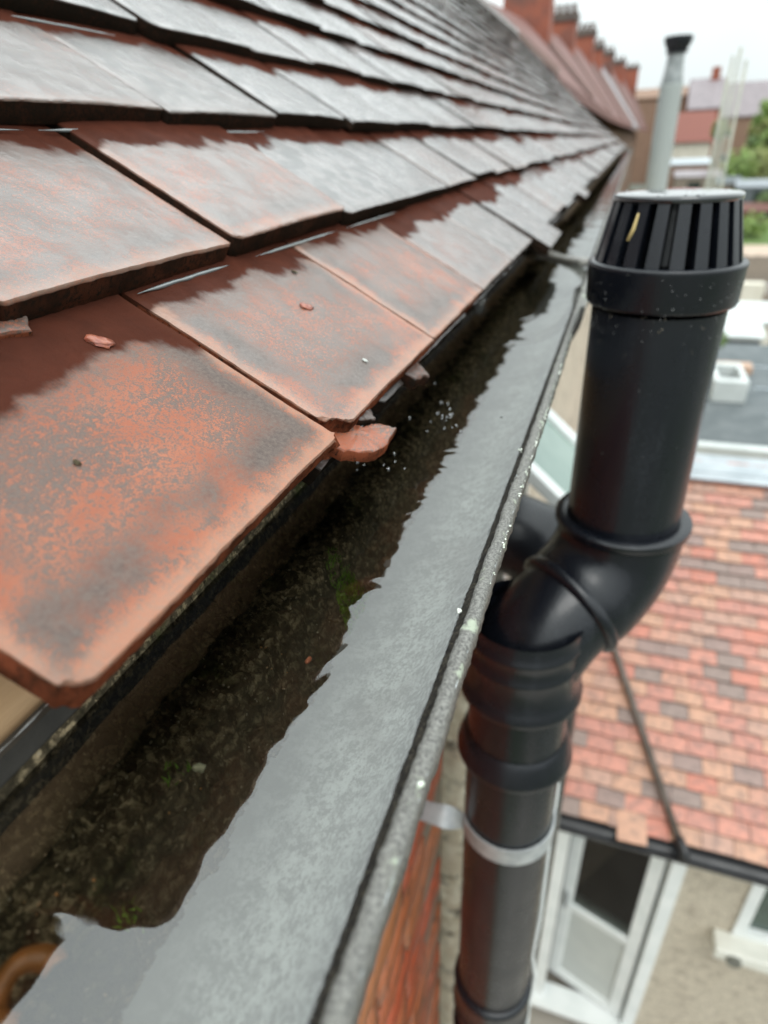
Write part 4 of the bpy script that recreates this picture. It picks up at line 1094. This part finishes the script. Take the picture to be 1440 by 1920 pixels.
# ------------------------------------------------------------ ground and yards
gr = MB(); gr.add([(-400, -60, -.02), (400, -60, -.02), (400, 700, -.02), (-400, 700, -.02)], [(0, 1, 2, 3)])
tag(gr.build('ground', simple('wet ground', (.10, .105, .09), (.15, .155, .13), .35, rough=.8, c3=(.05, .09, .02), sc3=.12)), 'wet ground stretching away behind the houses', 'ground', kind='structure')
yd = MB(); yd.box((-.14, -3, -.015), (3.6, 3.0, .0)); yd.box((-.14, 3.0, -.015), (9, 60, .0))
tag(yd.build('yard_paving', simple('wet concrete', (.22, .20, .17), (.32, .29, .25), 1.2, rough=.4, coat=.4, coatr=.2), None), 'wet concrete yard at the foot of the pebble dash wall', 'paving', kind='structure')
def box_thing(name, label, cat, a, b, mat, group=None, bevel=.0):
    q = MB(); q.box(a, b); o = q.build(name, mat, bevel=bevel); return tag(o, label, cat, group)
M_BRICKF = simple('distant red brick', (.30, .085, .045), (.22, .065, .04), 3, rough=.7, c3=(.14, .06, .045), sc3=.6)
M_BRICKF2 = simple('distant brown brick', (.20, .12, .08), (.26, .16, .11), 2, rough=.8)
M_CREAM = simple('cream painted wall', (.62, .58, .48), (.70, .66, .56), 1.5, rough=.7)
M_MAUVE = simple('mauve grey slates', (.17, .14, .15), (.24, .20, .21), 2, rough=.5, coat=.4, coatr=.3)
M_REDROOF = simple('distant red roof tiles', (.17, .058, .042), (.12, .045, .036), 4, rough=.7, coat=.1, coatr=.3)
M_ORANGE = simple('orange clay roof', (.21, .060, .038), (.17, .050, .034), 5, rough=.6)
M_FENCE = simple('weathered fence wood', (.20, .165, .13), (.30, .25, .20), 6, rough=.8, stretch=(4, 1, .5))
M_WHITEW = simple('white painted', (.52, .55, .54), (.60, .63, .62), 3, rough=.5)

# flat roofed outbuilding with rooflight beyond the tiled roof
fo = thing('flat_roof_outbuilding', 'low outbuilding with dark grey felt roof and a small white rooflight', 'building', (3, 9.4, 0))
q = MB(); q.box(P(-.12, 7.35, 3.05), P(5.2, 11.5, CAM_Z)); q.build('wall', M_DASH2, fo)
q = MB(); q.box(P(-.12, 7.25, 3.0), P(5.3, 11.6, 3.049)); q.build('roof', M_DARKGREY, fo)
q = MB(); q.box(P(-.12, 7.12, 2.97), P(5.3, 7.249, 3.12)); q.build('fascia', M_WHITEW, fo)
for yy in (8.3, 9.3, 10.3):
    q = MB(); q.box(P(1.95, yy, 2.985), P(5.2, yy+.03, 2.999)); q.build('felt_lap', M_LEAD, fo)
rl = MB()
cx, cy = 1.55, 9.1
for (x0, y0, x1, y1) in ((cx-.20, cy-.42, cx+.20, cy-.28), (cx-.20, cy+.28, cx+.20, cy+.42), (cx-.20, cy-.28, cx-.13, cy+.28), (cx+.13, cy-.28, cx+.20, cy+.28)): rl.box(P(x0, y0, 2.72), P(x1, y1, 2.999))
rlo = rl.build('rooflight', M_WHITEW, fo, bevel=.01)
q = MB(); q.box(P(cx-.13, cy-.28, 2.95), P(cx+.13, cy+.28, 2.96)); q.build('pane', M_DARKGLASS, rlo)
q = MB(); q.box(P(1.35, 9.95, 2.9), P(2.0, 10.2, 2.999)); q.build('upstand', simple('peach brick upstand', (.55, .36, .25), (.45, .30, .22), 8), fo)
for i, (y0, x0, x1, lab) in enumerate(((11.9, 1.3, 2.45, 'nearer'), (14.3, 1.7, 3.1, 'farther'))):
    cvt = thing('lean_to', f'{lab} white lean-to roof among the yards beyond the felt roof', 'lean-to', (2, y0+.5, 0))
    q = MB(); q.prism([P(x0, y0, 2.95+i*.3), P(x0, y0+.9, 2.75+i*.3), P(x0, y0+.9, 2.81+i*.3), P(x0, y0, 3.01+i*.3)], (x1-x0, 0, 0)); q.build('roof', M_WHITEW, cvt)
    q = MB(); q.box(P(x0+.04, y0+.06, 3.02+i*.3), P(x1-.04, y0+.85, CAM_Z)); q.build('wall', M_CREAM if i else M_DARKGREY, cvt)
# fences between the yards, board by board
def fence(y, x0, x1, h, label, axis='x', n=None):
    t = thing('board_fence', label, 'fence', ((x0+x1)/2, y, 0), 'board fences between the back yards')
    n = n or int((x1-x0)/.16); rz = random.Random(int(y*10)); me = None
    for i in range(n):
        x = x0 + (x1-x0)*i/n
        q = MB(); q.box((x+.006, y, .05), (x+(x1-x0)/n-.006, y+.02, h + rz.uniform(-.02, .02))); q.build('board', M_FENCE, t)
    q = MB(); q.box((x0, y+.021, h*.3), (x1, y+.06, h*.3+.08)); q.box((x0, y+.021, h*.8), (x1, y+.06, h*.8+.08)); q.build('rail', M_FENCE, t)
fence(17.0, 1.4, 6.5, 1.9, 'grey brown board fence, nearest one behind the white lean-to roofs')
fence(22.5, 1.8, 8.5, 1.8, 'grey brown board fence across the middle of the yards')
fence(34.0, 4.0, 16, 1.2, 'low grey board fence farthest from the gutter')
box_thing('gate_pillar', 'cream rendered gate pillar between the board fences', 'pillar', (3.35, 20.5, 0), (3.9, 20.9, 2.4), M_CREAM)
lw = MB(); lw.box((6, 47, -.012), (24, 56, .02)); tag(lw.build('lawn', simple('wet lawn', (.07, .13, .02), (.11, .17, .04), 3, rough=.9)), 'small bright green lawn between the fences', 'lawn', kind='structure')
pt = MB(); pt.box((4, 36, -.010), (24, 46.5, .03)); tag(pt.build('patio', simple('peach paving', (.42, .31, .23), (.50, .38, .29), .8, rough=.6)), 'peach coloured patio beyond the board fences', 'patio', kind='structure')
def shed(x, y, wx, wy, h, roofm, wallm, label):
    t = thing('garden_shed', label, 'shed', (x+wx/2, y+wy/2, 0))
    q = MB(); q.box((x, y, 0), (x+wx, y+wy, h)); q.build('wall', wallm, t)
    q = MB(); q.prism([(x-.1, y-.1, h+.002), (x-.1, y+wy/2, h+.5), (x-.1, y+wy+.1, h+.002)], (wx+.2, 0, 0)); q.build('roof', roofm, t)
    q = MB(); q.box((x+wx*.3, y-.02, h*.45), (x+wx*.6, y-.001, h*.85)); q.build('window', M_DARKGLASS, t)
M_DKRED = simple('dark red wall', (.15, .06, .045), (.11, .05, .04), 2, rough=.8)
M_SLATE = simple('blue grey roof', (.16, .18, .20), (.21, .23, .245), 2, rough=.5, coat=.2)
for (px0, px1, py, Y, wy, rm_, wm_, lab) in (
        (1258, 1338, 300, 80, 4.0, M_LEAD, M_BRICKF2, 'brown shed with pale grey roof beside the foot of the flue'),
        (1268, 1352, 322, 70, 3.4, M_MAUVE, M_FENCE, 'wooden shed with mauve roof in front of the pale roofed shed'),
        (1372, 1480, 306, 86, 4.0, M_FENCE, M_CREAM, 'cream shed with brown roof under the trees at right'),
        (1345, 1392, 334, 66, 3.2, M_DARKGREY, M_FENCE, 'small wooden shed with felt roof behind the scaffold poles'),
        (1385, 1500, 340, 64, 3.4, M_SLATE, M_DARKGREY, 'dark walled shed with blue grey roof at the right edge'),
        (1392, 1500, 384, 58, 2.5, M_DKRED, M_DKRED, 'low dark red brick store at the right edge')):
    a_ = at(px0, py, Y=Y); b_ = at(px1, py, Y=Y)
    shed(a_.x, Y, b_.x-a_.x, wy, a_.z-.45, rm_, wm_, lab)
# scaffold poles
for i, (px, py, dY, lab) in enumerate(((1390, 88, 0, 'tallest'), (1375, 104, .35, 'second from left of four'), (1400, 112, -.3, 'rightmost'), (1364, 148, .8, 'shortest and leftmost'))):
    top = at(px, py, Y=15+dY); q = MB(); q.tube([top, (top.x - .0, top.y, 0)], .026, 12)
    tag(q.build('scaffold_pole', simple('pole', (.38, .38, .30), (.30, .31, .26), 3, rough=.5) if i == 0 else bpy.data.materials['pole'], smooth=True), f'{lab} of the upright scaffold poles against the sky', 'pole', 'scaffold poles in the yards')

# far houses
def gable_house(x, y, wx, wy, h, rh, wallm, roofm, label, along='x', chim=True, win_n=2):
    t = thing('distant_house', label, 'house', (x+wx/2, y+wy/2, 0))
    q = MB(); q.box((x, y, 0), (x+wx, y+wy, h))
    if along == 'x': q.prism([(x, y, h), (x, y+wy, h), (x, y+wy/2, h+rh)], (wx, 0, 0))
    else: q.prism([(x, y, h), (x+wx, y, h), (x+wx/2, y, h+rh)], (0, wy, 0))
    q.build('wall', wallm, t)
    q = MB(); e = .25
    if along == 'x':
        s = rh/(wy/2)
        for sg in (0, 1):
            yy = y-e if sg == 0 else y+wy+e
            q.prism([(x-e, yy, h-e*s+.05), (x-e, y+wy/2, h+rh+.05), (x-e, y+wy/2, h+rh+.25), (x-e, yy, h-e*s+.25)], (wx+2*e, 0, 0))
    else:
        s = rh/(wx/2)
        for sg in (0, 1):
            xx = x-e if sg == 0 else x+wx+e
            q.prism([(xx, y-e, h-e*s+.05), (x+wx/2, y-e, h+rh+.05), (x+wx/2, y-e, h+rh+.25), (xx, y-e, h-e*s+.25)], (0, wy+2*e, 0))
    rf = q.build('roof', roofm, t)
    if chim:
        q = MB(); q.box((x+wx*.6, y+wy/2-.4, h+rh*.6), (x+wx*.6+1.0, y+wy/2+.4, h+rh+1.4)); ch = q.build('chimney', M_BRICKF, rf)
    for i in range(win_n):
        for fl_ in (.3, .72):
            wx_ = x + wx*(i+.5)/win_n - .5
            q = MB(); q.box((wx_, y-.04, h*fl_-.5), (wx_+1.0, y-.001, h*fl_+.6)); w_ = q.build('window', M_WHITEW, t)
            q = MB(); q.box((wx_+.1, y-.06, h*fl_-.4), (wx_+.9, y-.041, h*fl_+.5)); q.build('pane', M_DARKGLASS, w_)
    return t
def hz(px, py, Y): return at(px, py, Y=Y)
a = hz(1262, 268, 92); b = hz(1346, 226, 92)
og = thing('orange_roof_house', 'cream house whose wide orange clay roof shows between flue and poles', 'house', ((a.x+b.x)/2, 94, 0))
q = MB(); q.box((a.x-2, 92.4, 0), (b.x-.2, 99, a.z-.05)); q.build('wall', M_CREAM, og)
q = MB(); q.prism([(a.x-2.2, 92, a.z), (a.x-2.2, 95.6, a.z+3.1), (a.x-2.2, 99.4, a.z)], (b.x-a.x+2.2, 0, 0)); q.build('roof', M_ORANGE, og)
a = hz(1215, 170, 112); b = hz(1292, 300, 112)
gable_house(a.x-3, 112, b.x-a.x+3.2, 9, a.z-1.0, 1.2, M_BRICKF2, M_BRICKF2, 'long brown brick house behind the pale flue pipe', 'x', False, 3)
a = hz(1292, 205, 106); b = hz(1345, 240, 106)
gable_house(a.x, 106, b.x-a.x, 8, a.z, 3.3, M_BRICKF, M_MAUVE, 'red brick house with mauve slate roof and a white window', 'x', True, 1)
a = hz(1350, 205, 128); b = hz(1475, 200, 128)
gable_house(a.x, 128, b.x-a.x+6, 9, a.z-1.0, 4.4, M_BRICKF2, M_MAUVE, 'long house with mauve roof on the skyline behind the trees', 'x', True, 4)

# red roofed terrace receding on the left, house by house, with chimney stacks on the ridge
stacks = [(990, 40, 26, 2.0, -.8), (1052, 72, 36, 1.5, 0), (1092, 95, 46, 1.5, 0), (1112, 113, 54, 1.4, 0), (1132, 124, 64, 1.5, 0), (1152, 136, 76, 1.8, 0), (1172, 150, 88, 2.8, 0)]
rp = [at(px, py, Y=Y) for px, py, Y, _, _ in stacks]
ep = [at(px, py, Y=Y) for (px, py, Y) in ((1112, 190, 26), (1146, 215, 36), (1170, 228, 46), (1186, 234, 54), (1198, 238, 64), (1206, 240, 76), (1212, 242, 88))]
def lerp(a, b, t): return a*(1-t) + b*t
pts_r = [rp[0] + (rp[0]-rp[1])*.9] + rp + [rp[-1] + (rp[-1]-rp[-2])*.6]
pts_e = [ep[0] + (ep[0]-ep[1])*.9] + ep + [ep[-1] + (ep[-1]-ep[-2])*.6]
for i in range(len(pts_r)-1):
    r0, r1, e0, e1 = pts_r[i], pts_r[i+1], pts_e[i], pts_e[i+1]
    th = thing('terrace_house', ('nearest' if i == 0 else 'farthest' if i == len(pts_r)-2 else ('second', 'third', 'fourth', 'fifth', 'sixth', 'seventh')[i-1] + ' nearest') + ' red roofed house of the receding terrace with chimneys', 'house', (e0.x, e0.y, 0), 'terrace houses receding on the left')
    step = Vector((0, 0, .03 if i % 2 else 0))
    q = MB(); b0 = r0 + Vector((-5.5, 0, -5)); b1 = r1 + Vector((-5.5, 0, -5))
    th_ = Vector((0, 0, -.25))
    g_ = (r1-r0)*.0
    q.add([e0+step, e1+step, r1+step, r0+step, e0+th_, e1+th_, r1+th_, r0+th_], BOXF)
    q.add([r0+step, r1+step, b1, b0, r0+th_, r1+th_, b1+th_, b0+th_], BOXF)
    rf = q.build('roof', M_MAUVE if i == 4 else M_REDROOF, th)
    q = MB()
    pa = e0 + Vector((-1.2, .05, -.3)); pb2 = e1 + Vector((-1.2, -.05, -.3))
    c0 = Vector((b0.x+.3, b0.y, 0)); c1 = Vector((b1.x+.3, b1.y, 0))
    q.add([Vector((pa.x, pa.y, 0)), Vector((pb2.x, pb2.y, 0)), c1, c0, pa, pb2, b1 + th_*1.2 + Vector((.3, 0, 0)), b0 + th_*1.2 + Vector((.3, 0, 0))], BOXF)
    q.add([pa, r0+th_*1.3, b0+th_*1.3], [(0, 1, 2)]); q.build('wall', M_BRICKF2, th)
    # verge lines
    q = MB(); q.add([e0+step+Vector((0, -.15, .03)), e0+step+Vector((0, .2, .03)), r0+step+Vector((0, .2, .03)), r0+step+Vector((0, -.15, .03)), e0+step+Vector((0, -.15, .15)), e0+step+Vector((0, .2, .15)), r0+step+Vector((0, .2, .15)), r0+step+Vector((0, -.15, .15))], BOXF); q.build('verge', simple('pale verge', (.26, .17, .145), (.22, .15, .13), 2) if i == 0 else bpy.data.materials['pale verge'], rf)
    if i < len(stacks):
        px, py, Y, wdt, dz = stacks[i]; c = rp[i]
        k = Y/26
        hh = (1.5, .55, .6, .5, .6, .6, .9)[i]
        half = (.75, .62, .62, .62, .7, .9, 1.3)[i]
        q = MB(); q.box((c.x-half, c.y-.5, c.z-1.8), (c.x+half, c.y+.5, c.z+hh)); st_ = q.build('chimney_stack', M_BRICKF, rf)
        q = MB(); q.box((c.x-half-.08, c.y-.58, c.z+hh+.001), (c.x+half+.08, c.y+.58, c.z+hh+.30)); q.build('stack_capping', simple('sooty capping', (.07, .05, .045), (.10, .075, .06), 3) if i == 0 else bpy.data.materials['sooty capping'], st_)
        npot = 4
        q = MB()
        for j in range(npot):
            xx = c.x - half*.75 + 2*half*.75*j/(npot-1)
            q.lathe((xx, c.y, c.z+hh+.22), [(.14, 0), (.11, .35), (.13, .37), (.13, .42), (.09, .42)], 10)
        q.build('chimney_pots', simple('dark pots', (.10, .07, .06), (.14, .10, .08), 4) if i == 0 else bpy.data.materials['dark pots'], st_)

# trees at the right
M_BARK = simple('bark', (.07, .055, .04), (.10, .08, .06), 8, rough=.9)
def leafmat(name, a, b): return simple(name, a, b, 1.6, rough=.6, c3=tuple(x*.55 for x in a), sc3=.9)
LM = [leafmat('leaf mid green', (.14, .23, .045), (.20, .28, .065)), leafmat('leaf dark green', (.09, .15, .04), (.13, .19, .055)), leafmat('leaf yellow green', (.17, .20, .05), (.22, .23, .07))]
def tree(x, y, h, cr, mat, label, seed, name='garden_tree', n=2600, ls=.28):
    r = random.Random(seed); t = thing(name, label, 'tree', (x, y, 0))
    q = MB(); q.tube([(x, y, 0), (x+.1, y, h*.3), (x, y+.1, h*.6), (x+.1, y, h*.85)], [.22, .16, .10, .03], 10)
    for k in range(7):
        a = k*.9; z = h*(.3+.07*k); q.tube([(x, y, z), (x+math.cos(a)*cr*.4, y+math.sin(a)*cr*.4, z+h*.1), (x+math.cos(a)*cr*.75, y+math.sin(a)*cr*.75, z+h*.16)], [.07, .05, .02], 6)
    q.build('trunk', M_BARK, t, smooth=True)
    q = MB(); cl = []
    for k in range(38):
        a = r.uniform(0, 6.28); u = r.uniform(-.9, 1); rr_ = cr*math.sqrt(1-u*u*.8)*r.uniform(.45, 1)
        cl.append((Vector((x+rr_*math.cos(a), y+rr_*math.sin(a), h - cr*.9 + u*cr*.9)), cr*r.uniform(.18, .36)))
    for i in range(n):
        c, s = cl[r.randrange(len(cl))]; d = Vector((r.gauss(0, 1), r.gauss(0, 1), r.gauss(0, 1))).normalized()*s*r.random()**.4
        p = c + d; u1 = Vector((r.gauss(0, 1), r.gauss(0, 1), r.gauss(0, 1))).normalized(); v1 = u1.orthogonal().normalized()
        w_ = ls*r.uniform(.5, 1.1); q.add([p-u1*w_, p+v1*w_*.6, p+u1*w_, p-v1*w_*.6], [(0, 1, 2, 3)])
    q.build('crown', mat, t, recalc=False)
for (px, py, Y, crp, mi, lab) in ((1436, 196, 96, 2.8, 0, 'tall mid green tree at the right edge of the view'), (1415, 232, 92, 2.0, 2, 'yellow green tree just right of the scaffold poles'), (1405, 262, 90, 2.2, 1, 'dark green tree low behind the poles'),
                              (1440, 250, 88, 2.9, 0, 'bright green bushy tree lower at the right edge'), (1330, 232, 75, .9, 2, 'small yellowish tree beside the red brick house'), (1470, 270, 84, 3.0, 1, 'dark round tree mostly cut by the right edge')):
    p = at(px, py, Y=Y); tree(p.x + 1.0, p.y, p.z, crp*.72, LM[mi], lab, int(px))
for (px, py, Y, s, mi, lab) in ((1425, 285, 83, 2.2, 2, 'yellow green shrub under the trees'), (1390, 290, 82, 1.8, 0, 'mid green shrub near the foot of the poles'), (1445, 360, 60, 1.0, 1, 'dark shrub beside the grey shed roofs'), (1415, 405, 50, 1.0, 0, 'low green shrub in the patio bed'), (1340, 620, 9.9, .18, 1, 'potted plant on the felt roof edge')):
    p = at(px, py, Y=Y); r = random.Random(int(px+py)); t = thing('shrub', lab, 'shrub', (p.x, p.y, 0))
    q = MB(); q.tube([(p.x, p.y, 0), (p.x, p.y, p.z)], [.05, .02], 6); q.build('stem', M_BARK, t)
    q = MB()
    for i in range(500):
        d = Vector((r.gauss(0, 1), r.gauss(0, 1), r.gauss(0, .7))).normalized()*s*r.random()**.45*(1+.35*noise.noise(Vector((i*.7, s, 0)))); c = p + d - Vector((0, 0, s*.7))
        u1 = Vector((r.gauss(0, 1), r.gauss(0, 1), r.gauss(0, 1))).normalized(); v1 = u1.orthogonal(); w_ = s*.13
        q.add([c-u1*w_, c+v1*w_*.6, c+u1*w_, c-v1*w_*.6], [(0, 1, 2, 3)])
    q.build('foliage', LM[mi], t, recalc=False)
